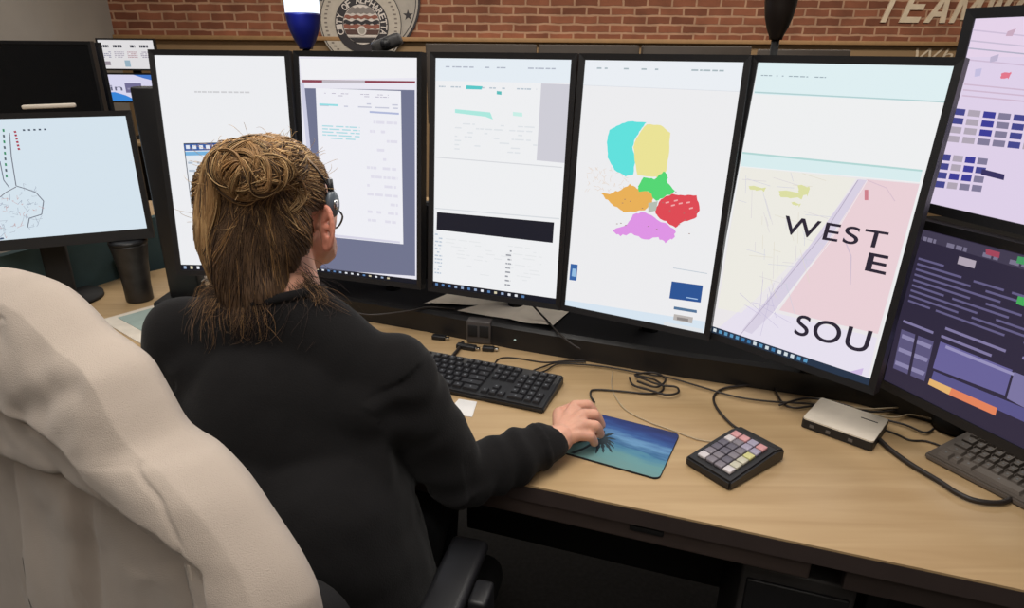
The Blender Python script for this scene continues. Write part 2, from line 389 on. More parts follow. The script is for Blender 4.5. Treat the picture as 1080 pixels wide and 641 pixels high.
ribbon(b, fr, .22, DZ+.0005, .80, BLK); b.build('housing', rail)
b = MB(); back = []
for i, p in enumerate(fr):
    t = fr[min(i+1, len(fr)-1)]-fr[max(i-1, 0)]; t.z = 0; t.normalize(); back.append(p+V((-t.y, t.x, 0))*.235)
ribbon(b, back, .03, DZ+.0005, 1.02, BLK2); b.build('rear_panel', rail)
for px_, py_ in ((545, 350), (545, 352), (700, 375)):
    pass
b = MB(); q = at(543, 351, .775); b.ell(q+V((0, -.03, -.005)), (.003, .003, .002), em((200, 220, 210), .6), sub=2); b.build('indicator_light', rail)

# ------------------------------------------------------------------ monitors
class Scr:
    def __init__(s, M, w, h):
        s.M = M; s.Mi = M.inverted(); s.w = w; s.h = h; s.mb = MB(); s.k = 0
        s.p0 = M.translation.copy(); s.n = (M.to_3x3() @ V((0, 1, 0)))
    def L(s, u, v, k=0):      # u 0..1 left->right, v 0..1 top->bottom
        return s.M @ V(((u-.5)*s.w, -.0002*k, (.5-v)*s.h))
    def px(s, x, y):
        q = s.Mi @ onplane(x, y, s.p0, s.n); return (q.x/s.w+.5, .5-q.z/s.h)
    def base(s, c): s.mb.poly([s.L(0, 0), s.L(1, 0), s.L(1, 1), s.L(0, 1)], em(c))
    def uv(s, pts, c, lay=1):
        s.mb.poly([s.L(min(1, max(0, u)), min(1, max(0, v)), lay) for u, v in pts], em(c))
    def rect(s, u0, v0, u1, v1, c, lay=1): s.uv([(u0, v0), (u1, v0), (u1, v1), (u0, v1)], c, lay)
    def poly(s, pts, c, lay=1): s.uv([s.px(*p) for p in pts], c, lay)
    def line(s, pts, wd, c, lay=2):
        q = [s.px(*p) for p in pts]; q = [((u-.5)*s.w, (.5-v)*s.h) for u, v in q]
        for (x0, y0), (x1, y1) in zip(q, q[1:]):
            d = math.hypot(x1-x0, y1-y0) or 1e-6; nx, ny = -(y1-y0)/d*wd/2, (x1-x0)/d*wd/2
            P = [(x0+nx, y0+ny), (x1+nx, y1+ny), (x1-nx, y1-ny), (x0-nx, y0-ny)]
            s.mb.poly([s.M @ V((max(-s.w/2, min(s.w/2, a)), -.0002*lay, max(-s.h/2, min(s.h/2, e)))) for a, e in P], em(c))
    def lines(s, u0, v0, u1, v1, rows, c, fill=.6, hgt=.4, lay=2, seed=1, words=6):
        r = random.Random(seed)
        for i in range(rows):
            v = v0+(v1-v0)*(i+.3)/rows; hh = (v1-v0)/rows*hgt; u = u0
            while u < u1:
                w = (u1-u0)/words*r.uniform(.3, 1.3)
                if r.random() < fill: s.rect(u, v, min(u+w*.8, u1), v+hh, c, lay)
                u += w
    def text(s, body, quad, c, lay=3, **k):
        add_text(s.mb, body, [s.L(*s.px(*p), lay) for p in quad], em(c), **k)
    def done(s, parent): return s.mb.build('screen', parent, norm=False)
WHITE = (236, 237, 240)
def monitor(label, pos, yaw, tilt, w, h, bez=.0125, group=None, thick=.035, mount='pole', dead=False, botbez=None):
    """pos = centre of the visible screen"""
    u = V((math.cos(yaw), math.sin(yaw), 0)); n0 = V((-math.sin(yaw), math.cos(yaw), 0))
    up = V((0, 0, 1))*math.cos(tilt)+n0*math.sin(tilt); n = u.cross(up)*-1; n = up.cross(u)
    M = frame(V(pos), u, n, up)
    t = thing('monitor', label, 'monitor', M=M, group=group)
    bb = botbez or bez
    b = MB()
    # bezel ring
    W, H = w/2+bez, h/2+bez; Hb = h/2+bb
    def P(x, y, z): return M @ V((x, y, z))
    o = [(-W, -Hb), (W, -Hb), (W, H), (-W, H)]; i_ = [(-w/2, -h/2), (w/2, -h/2), (w/2, h/2), (-w/2, h/2)]
    for k in range(4):
        a, c = o[k], o[(k+1) % 4]; d, e = i_[(k+1) % 4], i_[k]
        b.poly([P(a[0], -.005, a[1]), P(c[0], -.005, c[1]), P(d[0], -.003, d[1]), P(e[0], -.003, e[1])], BLK)
        b.poly([P(a[0], -.005, a[1]), P(c[0], -.005, c[1]), P(c[0], .02, c[1]), P(a[0], .02, a[1])], BLK)
        b.poly([P(e[0], -.003, e[1]), P(d[0], -.003, d[1]), P(d[0], .001, d[1]), P(e[0], .001, e[1])], BLK)
    b.build('bezel', t)
    b = MB(); b.box((0, .018, (H-Hb)/2), (2*W-.002, .02, H+Hb-.002), BLK, M, bev=.004)
    b.box((0, .04, 0), (w*.7, .03, h*.7), BLK, M, bev=.012)
    for k in range(7): b.box((0, .0562, h*.12+k*.012), (w*.4, .002, .004), BLK2, M)
    b.build('rear_housing', t)
    S = Scr(M, w, h)
    b = MB()
    if mount == 'pole':
        # VESA plate, short arm, post down to the base unit
        b.box((0, .06, 0), (.11, .012, .11), BLK2, M, bev=.003); b.tube([P(0, .06, 0), P(0, .11, 0)], .018, BLK2, 12)
        q = P(0, .13, 0); b.tube([V((q.x, q.y, q.z+.05)), V((q.x, q.y, .8))], .02, BLK2, 16)
    elif mount == 'stand':
        b.box((0, .06, 0), (.09, .012, .09), BLK2, M, bev=.003)
        q = P(0, .085, 0); b.box((0, .085, -(q.z-DZ)/2), (.06, .03, (q.z-DZ)), BLK2, M, bev=.005)
    elif mount == 'arm':
        b.box((0, .06, 0), (.11, .012, .11), BLK2, M, bev=.003); b.tube([P(0, .06, 0), P(0, .10, 0)], .02, BLK2, 12)
    if len(b.bm.verts): b.build('mount', t)
    else: b.bm.free()
    return t, S, M
TILT = math.radians(5.8)
UPW, UPH = .313, .522
ZC = CZ-.276
G5 = 'upright monitors in a curved row on the desk'
rng = random.Random(3)
def taskbar(S, v0=.972, c=(22, 24, 34), seed=4, n=14):
    S.rect(0, v0, 1, 1, c, 2); r = random.Random(seed)
    for i in range(n):
        u = .02+i*.055
        cc = r.choice([(225, 228, 235), (150, 170, 200), (210, 200, 170), (90, 130, 180)])
        S.rect(u, v0+.007, u+.022, .993, cc, 3)
# m1
t, S, M = monitor('upright monitor left of the woman showing a nearly blank white page', (-.699, 1.619, ZC), math.radians(-1.74), TILT, UPW, UPH, group=G5)
S.base(WHITE); S.lines(*S.px(205, 95), *S.px(264, 99), 1, (205, 205, 208), .9, .5, seed=3, words=9)
S.poly([(193.5, 151), (240, 150), (246, 217), (202, 219)], (60, 66, 80), 1); S.poly([(194.6, 152.5), (240, 151), (246, 216), (202.6, 217.8)], (228, 232, 238), 2)
S.poly([(194, 152), (240, 151), (241, 158), (195, 159)], (58, 92, 158), 3)
for k in range(5): S.poly([(196+k*7, 153), (200+k*7, 153), (200.5+k*7, 157), (196.5+k*7, 157)], (225, 232, 245), 4)
S.poly([(195.5, 160), (240, 159), (240, 163), (196, 164)], (120, 178, 220), 3)
S.lines(*S.px(198, 168), *S.px(235, 210), 5, (178, 190, 205), .6, .25, lay=3, seed=9, words=4)
taskbar(S); S.done(t)
# m2
t, S, M = monitor('upright monitor just right of the woman showing a document window on grey', (-.373, 1.579, ZC), math.radians(-18.73), TILT, UPW, UPH, group=G5)
S.base((232, 230, 240))
S.poly([(316, 62), (440, 61), (440, 82), (318, 84)], (240, 240, 243), 1)
S.poly([(319, 84), (438, 85.5), (438, 88), (319, 87)], (140, 70, 84), 3); S.poly([(340, 84.5), (385, 85), (385, 88), (340, 87.4)], (188, 182, 190), 4)
S.poly([(320, 93), (437.5, 95), (438, 291), (338, 284)], (112, 116, 142), 2)
S.poly([(317, 88), (321, 88), (332, 200), (328, 200)], (206, 206, 226), 3)
S.poly([(333, 93), (423, 96), (425.5, 257.5), (340, 249)], (238, 238, 244), 3)
S.lines(*S.px(336, 97), *S.px(410, 104), 2, (176, 170, 190), .5, .3, lay=4, seed=2, words=14)
S.poly([(337, 109), (357, 110), (357, 112), (337, 111)], (150, 220, 226), 5)
S.lines(*S.px(337, 106), *S.px(420, 116), 2, (198, 200, 216), .5, .4, lay=4, seed=5, words=5)
S.poly([(390, 117), (421, 119), (421, 121), (390, 119)], (176, 184, 216), 5)
S.lines(*S.px(340, 131), *S.px(380, 149), 5, (172, 218, 226), .9, .4, lay=4, seed=6, words=3)
S.lines(*S.px(386, 124), *S.px(420, 240), 12, (224, 222, 234), .5, .3, lay=4, seed=8, words=4)
S.poly([(342, 246), (422, 254.5), (422, 256.5), (342, 248.5)], (214, 212, 228), 4)
taskbar(S, .978); S.done(t)
# m3
t, S, M = monitor('upright monitor with a wide black bar across its pale spreadsheet page', (-.037, 1.458, ZC), math.radians(-21.15), TILT, UPW, UPH, group=G5)
S.base((238, 239, 241))
S.poly([(459, 58), (604, 60), (602.5, 88), (458.5, 85)], (228, 236, 243), 1)
S.lines(*S.px(463, 68), *S.px(600, 76), 1, (176, 182, 196), .5, .25, seed=3, words=22)
S.lines(*S.px(463, 89), *S.px(566, 97), 1, (184, 196, 206), .5, .3, seed=4, words=22)
S.poly([(492, 90), (509, 91), (508, 94.5), (491.5, 94)], (88, 200, 200), 3); S.poly([(524, 96), (529, 96.5), (529, 100), (524, 99.5)], (90, 190, 188), 3)
S.poly([(480, 115), (517, 118.5), (520, 126), (512, 123), (480, 119)], (172, 232, 222), 2)
S.poly([(541, 118), (551, 119), (551, 123), (541, 122)], (200, 238, 230), 2)
S.poly([(571, 88), (602.5, 89), (597, 172), (566, 169)], (206, 205, 214), 2)
S.lines(*S.px(480, 128), *S.px(566, 165), 7, (222, 226, 230), .5, .3, seed=12, words=8)
S.poly([(461, 223.5), (584.5, 234.5), (583, 256), (460.5, 242)], (30, 30, 40), 3)
S.poly([(458, 165), (593, 176), (593, 177), (458, 166)], (212, 214, 218), 3)
S.poly([(459, 219), (590, 230), (590, 231.2), (459, 220)], (214, 218, 222), 2)
S.lines(*S.px(459, 245), *S.px(466, 290), 12, (186, 198, 212), .8, .4, seed=5, words=2)
S.lines(*S.px(470, 250), *S.px(570, 300), 10, (228, 230, 232), .35, .25, seed=15, words=9)
S.lines(*S.px(534, 262), *S.px(538, 303), 9, (150, 152, 160), .8, .35, seed=25, words=1)
taskbar(S, .975, seed=11); S.done(t)
# m4
t, S, M = monitor('upright monitor showing a map of coloured districts', (.270, 1.318, ZC), math.radians(-29.04), TILT, UPW, UPH, group=G5)
S.base((236, 236, 238))
S.poly([(617.5, 60), (788, 64), (785, 97), (615, 90)], (234, 238, 243), 1)
S.lines(*S.px(622, 69), *S.px(780, 79), 1, (170, 184, 190), .45, .25, seed=3, words=22); S.poly([(615, 89.5), (785, 96.5), (785, 97), (615, 90)], (215, 219, 226), 2)
def rough(poly, amp=1.6, n=4, seed=1):
    r = random.Random(seed); out = []
    for i in range(len(poly)):
        a, c = poly[i], poly[(i+1) % len(poly)]
        for j in range(n):
            t_ = j/n; k = amp if j else amp*.3
            out.append((a[0]+(c[0]-a[0])*t_+r.uniform(-k, k), a[1]+(c[1]-a[1])*t_+r.uniform(-k, k)))
    return out
for i, (pl, c, amp) in enumerate([
    ([(643, 137), (650, 133), (662, 128), (682, 129), (676, 137), (670, 146), (667, 155), (670, 168), (668, 184), (660, 186), (648, 179), (641, 166), (640, 150)], (96, 224, 220), .5),
    ([(682, 131), (697, 132), (707, 140), (706, 160), (703, 180), (697, 187), (685, 186), (672, 184), (669, 165), (668, 155), (671, 146), (677, 137)], (234, 226, 150), .5),
    ([(673, 197), (679, 187), (690, 189), (700, 181), (704, 183), (704, 193), (712, 201), (700, 208), (692, 212), (686, 203), (674, 202)], (84, 214, 116), 1.1),
    ([(634, 204), (645, 204), (655, 200), (664, 194), (672, 199), (686, 202), (690, 208), (686, 216), (680, 222), (660, 224), (652, 219), (644, 214)], (232, 176, 88), 1.1),
    ([(709, 204), (722, 206), (735, 206), (738, 222), (733, 230), (722, 233), (713, 240), (705, 236), (694, 228), (691, 222), (697, 210)], (222, 74, 84), .8),
    ([(646, 243), (662, 236), (668, 226), (678, 223), (690, 229), (705, 237), (712, 243), (712, 250), (702, 256), (695, 250), (680, 252), (666, 246), (655, 249)], (222, 148, 228), 1.3)]):
    S.poly(rough(pl, amp, 4, i+1), c, 3+i % 3)
r_ = random.Random(8)
for k in range(60):
    x, y = r_.uniform(618, 660), r_.uniform(176, 200); a = r_.uniform(0, 3)
    S.line([(x, y), (x+4*math.cos(a), y+4*math.sin(a))], .0007, (226, 206, 190), 2)
for x, y in ((702, 213), (708, 216), (716, 214), (724, 213), (727, 219), (711, 211)): S.poly([(x, y), (x+4, y-.8), (x+4, y+.8), (x, y+1.6)], (240, 170, 170), 7)
for k in range(40):
    x, y = r_.uniform(644, 735), r_.uniform(196, 250); S.poly([(x, y), (x+1.6, y), (x+1.6, y+.7), (x, y+.7)], (150, 120, 110), 8) if r_.random() < .5 else None
S.poly([(684, 214), (694, 212), (692, 222), (684, 224)], (182, 190, 178), 7)
S.poly([(708.5, 296.5), (741.5, 301), (739, 319), (706, 314.5)], (44, 84, 148), 3); S.poly([(724, 313), (736, 315), (736, 316), (724, 314)], (170, 200, 235), 4)
S.poly([(602, 278), (609.5, 279), (608, 296), (600.5, 295)], (56, 100, 164), 3); S.poly([(604, 283), (608, 283.5), (607, 292), (603, 291)], (150, 190, 225), 4)
S.poly([(711, 323), (735, 327), (735, 330), (710.5, 326)], (84, 116, 150), 3); S.poly([(711, 331), (731, 334.5), (730, 341), (710, 337)], (186, 180, 176), 3); S.poly([(714, 334), (726, 336), (726, 339), (714, 337)], (140, 134, 132), 4)
S.poly([(710, 282), (746, 288), (746, 288.8), (710, 282.8)], (190, 200, 210), 2)
S.poly([(596, 316), (744, 339), (741.5, 351), (594.5, 322.5)], (214, 228, 240), 2); S.poly([(700, 339), (741, 347), (741, 352), (700, 343.5)], (224, 228, 232), 3)
S.done(t)
# m5
t, S, M = monitor('upright monitor showing a street map lettered WEST and SOU', (.533, 1.133, ZC), math.radians(-47.14), TILT, UPW, UPH, group=G5)
S.base((238, 239, 240))
S.poly([(799, 65), (1007, 70), (1002, 108), (795, 99)], (222, 238, 241), 1); S.poly([(796, 96.5), (1001, 107), (1001, 108.5), (796, 98)], (178, 208, 210), 2)
S.lines(*S.px(803, 78), *S.px(880, 84), 1, (150, 165, 175), .4, .3, seed=7, words=14)
S.poly([(783, 160), (973, 179), (970, 192), (781, 175)], (216, 236, 238), 1); S.poly([(783, 160), (973, 179), (972.7, 181), (783, 162)], (178, 214, 212), 2)
S.poly([(781, 176), (970, 193), (915, 406), (750, 352)], (234, 230, 232), 1)
S.poly([(865, 184), (903, 188), (858, 255), (782, 330), (757, 325), (781, 176)], (236, 234, 226), 2)
S.poly([(914, 189), (970, 194), (926, 352), (822, 327), (882, 243)], (233, 208, 214), 3)
S.poly([(905, 189), (915, 190), (868, 262), (815, 330), (793, 352), (783, 348), (852, 262)], (216, 208, 226), 3)
S.poly([(912, 200), (916, 200), (916, 211), (912, 211)], (206, 130, 140), 5)
S.line([(905, 190), (870, 245), (800, 330), (780, 354)], .0012, (178, 168, 190), 4); S.line([(915, 190), (875, 256), (812, 335)], .001, (240, 236, 240), 5)
S.line([(915, 190), (935, 198), (944, 212)], .0012, (214, 190, 204), 5)
r_ = random.Random(21)
for k in range(46):
    x, y = r_.uniform(775, 850), r_.uniform(180, 300); a = r_.choice([0.08, 1.6, .3, 1.3]); l = r_.uniform(8, 36)
    S.line([(x, y), (x+l*math.cos(a), y+l*math.sin(a))], .0008, r_.choice([(206, 206, 220), (214, 208, 214), (222, 216, 200)]), 4)
for x, y, w_, h_ in ((822, 201, 26, 9), (842, 195, 12, 12), (790, 196, 18, 6), (835, 213, 10, 5)): S.poly(rough([(x, y), (x+w_, y+2), (x+w_-2, y+h_), (x+2, y+h_-2)], 1.5), (220, 222, 164), 5)
for k in range(8): S.line([(762+r_.uniform(0, 60), 290+r_.uniform(0, 50)), (790+r_.uniform(0, 60), 310+r_.uniform(0, 50))], .0008, (196, 188, 216), 4)
S.line([(890, 250), (898, 270), (897, 300)], .002, (208, 190, 206), 5)
S.poly([(786, 322), (925, 356), (914, 406), (752, 352)], (230, 224, 238), 2)
S.poly([(895, 392), (911, 388), (909, 395), (893, 393)], (206, 186, 226), 5)
INK = (44, 38, 52)
S.text('WEST', [(829, 227), (938, 245), (933, 263), (824, 246)], INK, 6, bold=.008, spacing=1.15)
S.text('E', [(917, 266), (938, 270), (934, 290), (912, 285)], INK, 6, bold=.015)
S.text('SOU', [(842, 331), (921, 349), (914, 373), (837, 352)], INK, 6, bold=.008, spacing=1.1)
S.uv([(0, .975), (1, .975), (1, 1), (0, 1)], (38, 52, 72), 6)
for i in range(16): S.rect(.03+i*.04, .981, .052+i*.04, .994, random.Random(i).choice([(90, 150, 190), (210, 220, 225), (60, 120, 170)]), 7)
S.done(t)
# m6 / m7 stacked landscape pair at the right
u6 = V((math.cos(-1.213), math.sin(-1.213), 0)); G2 = 'stacked landscape monitors at the right end of the desk'
LW, LH = .49, .30
c6 = V((.741, 1.141, CZ-.096))+u6*LW/2
t, S, M = monitor('landscape monitor with a lavender page, upper of the stacked pair at right', c6, -1.213, 0, LW, LH, bez=.016, group=G2, mount='arm')
S.base((222, 208, 232))
S.poly([(1030, 20), (1110, 17), (1110, 60), (1020, 60)], (228, 210, 232), 1)
for k, (y0, c) in enumerate([(31, (206, 190, 214)), (42, (200, 188, 210)), (50, (178, 176, 196)), (62, (206, 188, 212)), (88, (206, 184, 206)), (94, (206, 184, 206)), (100, (206, 184, 206))]):
    S.poly([(1021-k, y0), (1100, y0+8), (1100, y0+9.5), (1021-k, y0+1.5)], c, 2)
S.poly([(1029, 73), (1036, 72), (1034, 80), (1028, 81)], (196, 190, 222), 3); S.poly(rough([(1057, 77), (1067, 76), (1064, 83), (1056, 83)], 1), (226, 120, 140), 3)
S.poly([(1063, 33), (1072, 30), (1068, 38), (1061, 38)], (200, 170, 190), 3); S.poly([(1045, 60), (1054, 57), (1052, 64), (1044, 66)], (190, 180, 206), 3)
def blocks(x0, y0, nx, ny, dx, dy, sl, bl, seed):
    r = random.Random(seed)
    for i in range(nx):
        for j in range(ny):
            x = x0+i*dx-j*sl; y = y0+j*dy+i*bl
            c = [(70, 72, 140), (176, 166, 180), (62, 62, 150), (130, 124, 152)][(i+(1 if r.random() < .25 else 0)) % 4]
            S.poly([(x, y), (x+dx*.8, y+bl*.8), (x+dx*.8-sl*.75, y+bl*.8+dy*.7), (x-sl*.75, y+dy*.7)], c, 3)
blocks(1006, 114, 6, 4, 16, 9.5, 2, 1.6, 2); blocks(993, 162, 4, 4, 13, 9.5, 2, 1.4, 5)
S.poly([(1036, 178), (1060, 184), (1059, 190), (1035, 184)], (58, 52, 96), 4)
S.done(t)
c7 = V((.718, 1.116, CZ-.435))+V((math.cos(-1.161), math.sin(-1.161), 0))*LW/2
t7, S, M7 = monitor('landscape monitor with dark purple page, lower of the stacked pair at right', c7, -1.161, 0, LW, LH, bez=.016, group=G2, mount='arm')
S.base((48, 42, 62))
S.poly([(972, 242), (1110, 277), (1105, 292), (970, 252)], (66, 60, 80), 1); S.lines(.02, .03, .45, .07, 1, (120, 114, 138), .8, .6, seed=4, words=14)
S.lines(.02, .16, .9, .46, 9, (100, 94, 132), .8, .38, seed=14, words=3)
for p in ([(1012, 270), (1030, 275), (1028, 283), (1010, 278)],): S.poly(p, (176, 164, 178), 4)
S.poly([(1040, 262), (1055, 266), (1054, 272), (1040, 268)], (160, 70, 90), 4)
S.poly([(1074, 312), (1082, 314), (1080, 323), (1072, 320)], (70, 170, 90), 4); S.poly([(1074, 270), (1084, 272), (1083, 280), (1072, 277)], (70, 150, 96), 4)
S.lines(.02, .5, .9, .66, 3, (128, 120, 160), .45, .3, seed=44, words=4)
S.poly([(951, 347), (985, 360), (975, 402), (942, 388)], (92, 86, 124), 2)
for j in range(3): S.poly([(952-j*3.5, 352+j*14), (983-j*3.5, 364+j*14), (981-j*3.5, 368+j*14), (951-j*3.5, 356+j*14)], (140, 134, 172), 3)
S.poly([(967, 346), (970, 347), (960, 398), (957, 397)], (48, 42, 62), 4)
S.poly([(992, 360), (1068, 390), (1060, 417), (984, 388)], (104, 98, 152), 2); S.poly([(998, 364), (1070, 393), (1069, 396), (997, 367)], (150, 144, 186), 3)
S.poly([(1070, 392), (1110, 408), (1100, 440), (1062, 420)], (122, 116, 160), 2)
S.poly([(985, 391), (1085, 432), (1083, 446), (982, 400)], (88, 84, 136), 2)
S.poly([(981, 399), (1004, 409), (1001, 416), (979, 405)], (226, 178, 112), 4); S.poly([(1004, 409), (1052, 430), (1050, 438), (1001, 416)], (224, 130, 92), 4)
S.done(t7)
b = MB(); P7 = lambda x, y, z: M7 @ V((x, y, z))
b.box((-.07, .10, (DZ-c7.z)/2+.06), (.05, .03, -(DZ-c7.z)+.25), BLK2, M7, bev=.004)
st = thing('monitor_stand', 'black pole stand with round foot behind the stacked pair at right', 'stand', loc=P7(-.02, .10, DZ-c7.z+.001))
b.bm.free(); b = MB()
b.box((0, .135, .5*(DZ-c7.z)+.24), (.05, .03, (c7.z-DZ)+.46), BLK2, M7, bev=.004); b.build('post', st)
b = MB(); fc = at(1006, 458); 
b.lathe([(.0, DZ+.001), (.036, DZ+.001), (.038, DZ+.012), (.034, DZ+.028), (.026, DZ+.04), (.024, DZ+.085), (.0, DZ+.086)], BLK2, Matrix.Translation(V((fc.x+.012, fc.y+.022, 0)))); b.build('foot', st)
# m0
u0 = V((math.cos(.42), math.sin(.42), 0)); c0 = V((-1.023, 1.77, CZ-.318))-u0*.49/2
t, S, M = monitor('landscape monitor at far left with a pale blue road map', c0, .42, .08, .49, .30, bez=.014, mount='stand', botbez=.028)
S.base((212, 226, 236))
r_ = random.Random(5)
S.line([(10, 140), (12, 165), (17, 196), (27, 199), (38, 203), (46, 212), (44, 226), (31, 230), (29, 240)], .0022, (112, 116, 128)); S.line([(17, 197), (6, 203), (0, 208)], .002, (120, 120, 130)); S.line([(0, 170), (4, 190), (10, 198)], .002, (104, 108, 124))
for k in range(70):
    x, y = r_.uniform(-10, 44), r_.uniform(200, 246); a = r_.uniform(0, 6.28); l = r_.uniform(2, 8)
    S.line([(x, y), (x+l*math.cos(a), y+l*math.sin(a)), (x+l*math.cos(a)+r_.uniform(-3, 3), y+l*math.sin(a)+r_.uniform(-3, 3))], .0009, r_.choice([(168, 176, 188), (150, 160, 178), (196, 160, 160)]))
for k in range(9): S.line([(3.5+k*.4, 136+k*6), (4+k*.4, 139+k*6)], .004, [(60, 140, 100), (90, 100, 110)][k % 2], 3)
for k in range(6): S.line([(15.5+k*.8, 138+k*3.6), (16.4+k*.8, 140+k*3.6)], .005, (170, 60, 80), 3)
for k in range(5): S.line([(24+k*5.6, 137.2-k*.2), (26.5+k*5.6, 137.2-k*.2)], .004, (70, 80, 96), 3)
S.line([(0, 252), (4, 251)], .004, (60, 80, 110), 3)
S.done(t)
b = MB(); q = M @ V((0, .09, 0)); b.lathe([(.0, DZ+.001), (.09, DZ+.001), (.09, DZ+.012), (.0, DZ+.016)], BLK2, Matrix.Translation(V((q.x, q.y, 0)))); b.build('foot', t)

# two dark switched-off screens beyond the left monitor
def plainmon(name, label, px0, px1, yt, Y, yaw, hgt, wid, cat='monitor', cc=(12, 14, 18), contents=None, tilt=0.0, group=None):
    p = aty(px0, yt, Y); u = V((math.cos(yaw), math.sin(yaw), 0))
    c = p+u*wid/2-V((0, 0, hgt/2)); t, S, M = monitor(label, c, yaw, tilt, wid, hgt, bez=.012, mount='none', group=group)
    if contents: contents(S)
    else: S.mb.poly([S.L(0, 0), S.L(1, 0), S.L(1, 1), S.L(0, 1)], mat('dead_glass_%d' % cc[2], cc, .25))
    S.done(t)
    b = MB(); q = c; zb = .74
    b.box((0, .075, 0), (.1, .012, .1), BLK2, M, bev=.003)
    b.box((0, .09, (-(q.z-zb))/2), (.06, .025, (q.z-zb)), BLK2, M, bev=.004); b.lathe([(0, zb+.001), (.11, zb+.001), (.11, zb+.012), (0, zb+.016)], BLK2, Matrix.Translation(V(((M @ V((0, .09, 0))).x, (M @ V((0, .09, 0))).y, 0)))); b.build('stand', t)
    return t
plainmon('monitor', 'wide switched-off black screen beyond the far left map monitor', -32, 70, 46, 2.55, .05, .36, .42)
plainmon('monitor', 'switched-off dark blue screen seen aslant left of the small stacked pair', 72, 103, 48, 2.6, math.radians(30), .34, .095, cc=(22, 26, 36))
b = MB(); fd = thing('desk', 'far low console desk behind the left landscape monitor', 'desk', loc=(-2.1, 2.8, 0))
b.box((-2.1, 2.72, .725), (1.2, .7, .03), WOOD, bev=.004); b.build('worktop', fd)
for x_ in (-2.65, -1.55):
    b = MB(); b.box((x_, 2.72, .354), (.04, .6, .708), BLK2, bev=.004); b.build('leg', fd)
# far stacked pair
def c_top(S):
    S.base((222, 220, 222)); 
    for i in range(4):
        S.lines(.02+i*.24, .14, .18+i*.24, .24, 1, (40, 42, 56), .9, .9, seed=i, words=3)
        S.lines(.02+i*.24, .38, .2+i*.24, .62, 4, [(136, 136, 160), (168, 160, 176), (176, 140, 150), (150, 140, 160)][i % 4], .9, .5, seed=i+5, words=4)
    S.rect(.06, .74, .16, .88, (150, 140, 150), 2); S.rect(.42, .7, .52, .93, (150, 176, 192), 2)
def c_bot(S):
    S.base((214, 212, 236))
    S.uv([(.62, 0), (1, 0), (1, .22), (.8, .12)], (70, 120, 200), 1)
    S.uv([(0, .68), (.2, .66), (.4, .78), (.62, 1), (0, 1)], (56, 132, 214), 1)
    S.text('in', [S_px(S, .13, .40), S_px(S, .36, .40), S_px(S, .36, .60), S_px(S, .13, .60)], (96, 96, 120), 2)
    S.rect(.42, .32, .74, .68, (112, 108, 146), 2); S.rect(.46, .5, .7, .56, (150, 146, 176), 3)
def S_px(S, u, v):                       # screen fraction -> picture position (only used to hand text a quad)
    q = S.L(u, v)-EYE; d = q.dot(fw); return (540+F*q.dot(RT)/d, 320.5+F*q.dot(DN)/d)
GF = 'small stacked screens near the brick wall'
plainmon('monitor', 'small far screen with a white dashboard, upper of the pair by the brick wall', 102.5, 158, 42, 5.3, .0, .205, .42, contents=c_top, group=GF)
plainmon('monitor', 'small far screen with blue swooshes, lower of the pair by the brick wall', 106.5, 158, 78.5, 5.3, .0, .195, .40, contents=c_bot, group=GF)
b = MB(); fd = thing('desk', 'far console desk carrying the small stacked screens', 'desk', loc=(-3.0, 5.5, 0))
b.box((-2.75, 5.45, .725), (1.1, .7, .03), WOOD, bev=.004); b.build('worktop', fd)
for x_ in (-3.25, -2.25):
    b = MB(); b.box((x_, 5.45, .354), (.04, .6, .708), BLK2, bev=.004); b.build('leg', fd)

# black column left of the first upright monitor
cp = V((-.925, 1.74, 0))
colm = thing('speaker_column', 'tall narrow black column between left map monitor and first upright monitor', 'column', loc=(cp.x, cp.y, DZ))
top = aty(143, 91, 1.74).z
b = MB(); b.box((cp.x, cp.y, (top+DZ+.02)/2), (.085, .05, top-DZ-.02), BLK, bev=.006); b.build('case', colm)
b = MB(); b.box((cp.x, cp.y, DZ+.011), (.15, .12, .02), BLK, bev=.006); b.build('foot', colm)

# backs of the facing console's monitors, above the row
GB = 'grey monitor tops of the facing console above the row'
labs = ['dark grey monitor top beyond the black-bar spreadsheet monitor', 'dark grey monitor top beyond the left edge of the district map monitor',
        'dark grey monitor top beyond the right half of the district map monitor', 'dark grey monitor top below the unlit black beacon light']
BACKG = mat('monitor_back', (84, 74, 66), .6)
for (x0, x1, y0), lb in zip([(449, 566, 46), (568, 674, 47), (677, 792, 48), (800, 896, 52)], labs):
    Yb = 2.7; a, c = aty(x0, y0, Yb), aty(x1, y0+1, Yb); w = c.x-a.x
    t = thing('monitor', lb, 'monitor', loc=((a.x+c.x)/2, Yb, .74), group=GB)
    b = MB(); b.box(((a.x+c.x)/2, Yb, a.z-.15), (w, .035, .30), BACKG, bev=.006); b.box(((a.x+c.x)/2, Yb-.03, a.z-.15), (w*.6, .03, .18), BACKG, bev=.01); b.build('rear_housing', t)
    b = MB(); b.box(((a.x+c.x)/2, Yb+.0185, a.z-.15), (w-.02, .002, .28), mat('dead_glass_18', (12, 14, 18), .25)); b.build('screen', t)
    b = MB(); b.box(((a.x+c.x)/2, Yb-.055, (a.z-.15+.74)/2), (.05, .02, a.z-.15-.74), BLK2, bev=.003); b.box(((a.x+c.x)/2, Yb-.03, .746), (.2, .16, .012), BLK2, bev=.003); b.build('stand', t)
fd = thing('desk', 'console desk facing the other way behind the monitor row', 'desk', loc=(.5, 2.8, 0))
b = MB(); b.box((.35, 2.85, .725), (2.3, .7, .03), WOOD, bev=.004); b.build('worktop', fd)
for x_ in (-.7, 1.4):
    b = MB(); b.box((x_, 2.85, .354), (.04, .6, .708), BLK2, bev=.004); b.build('leg', fd)

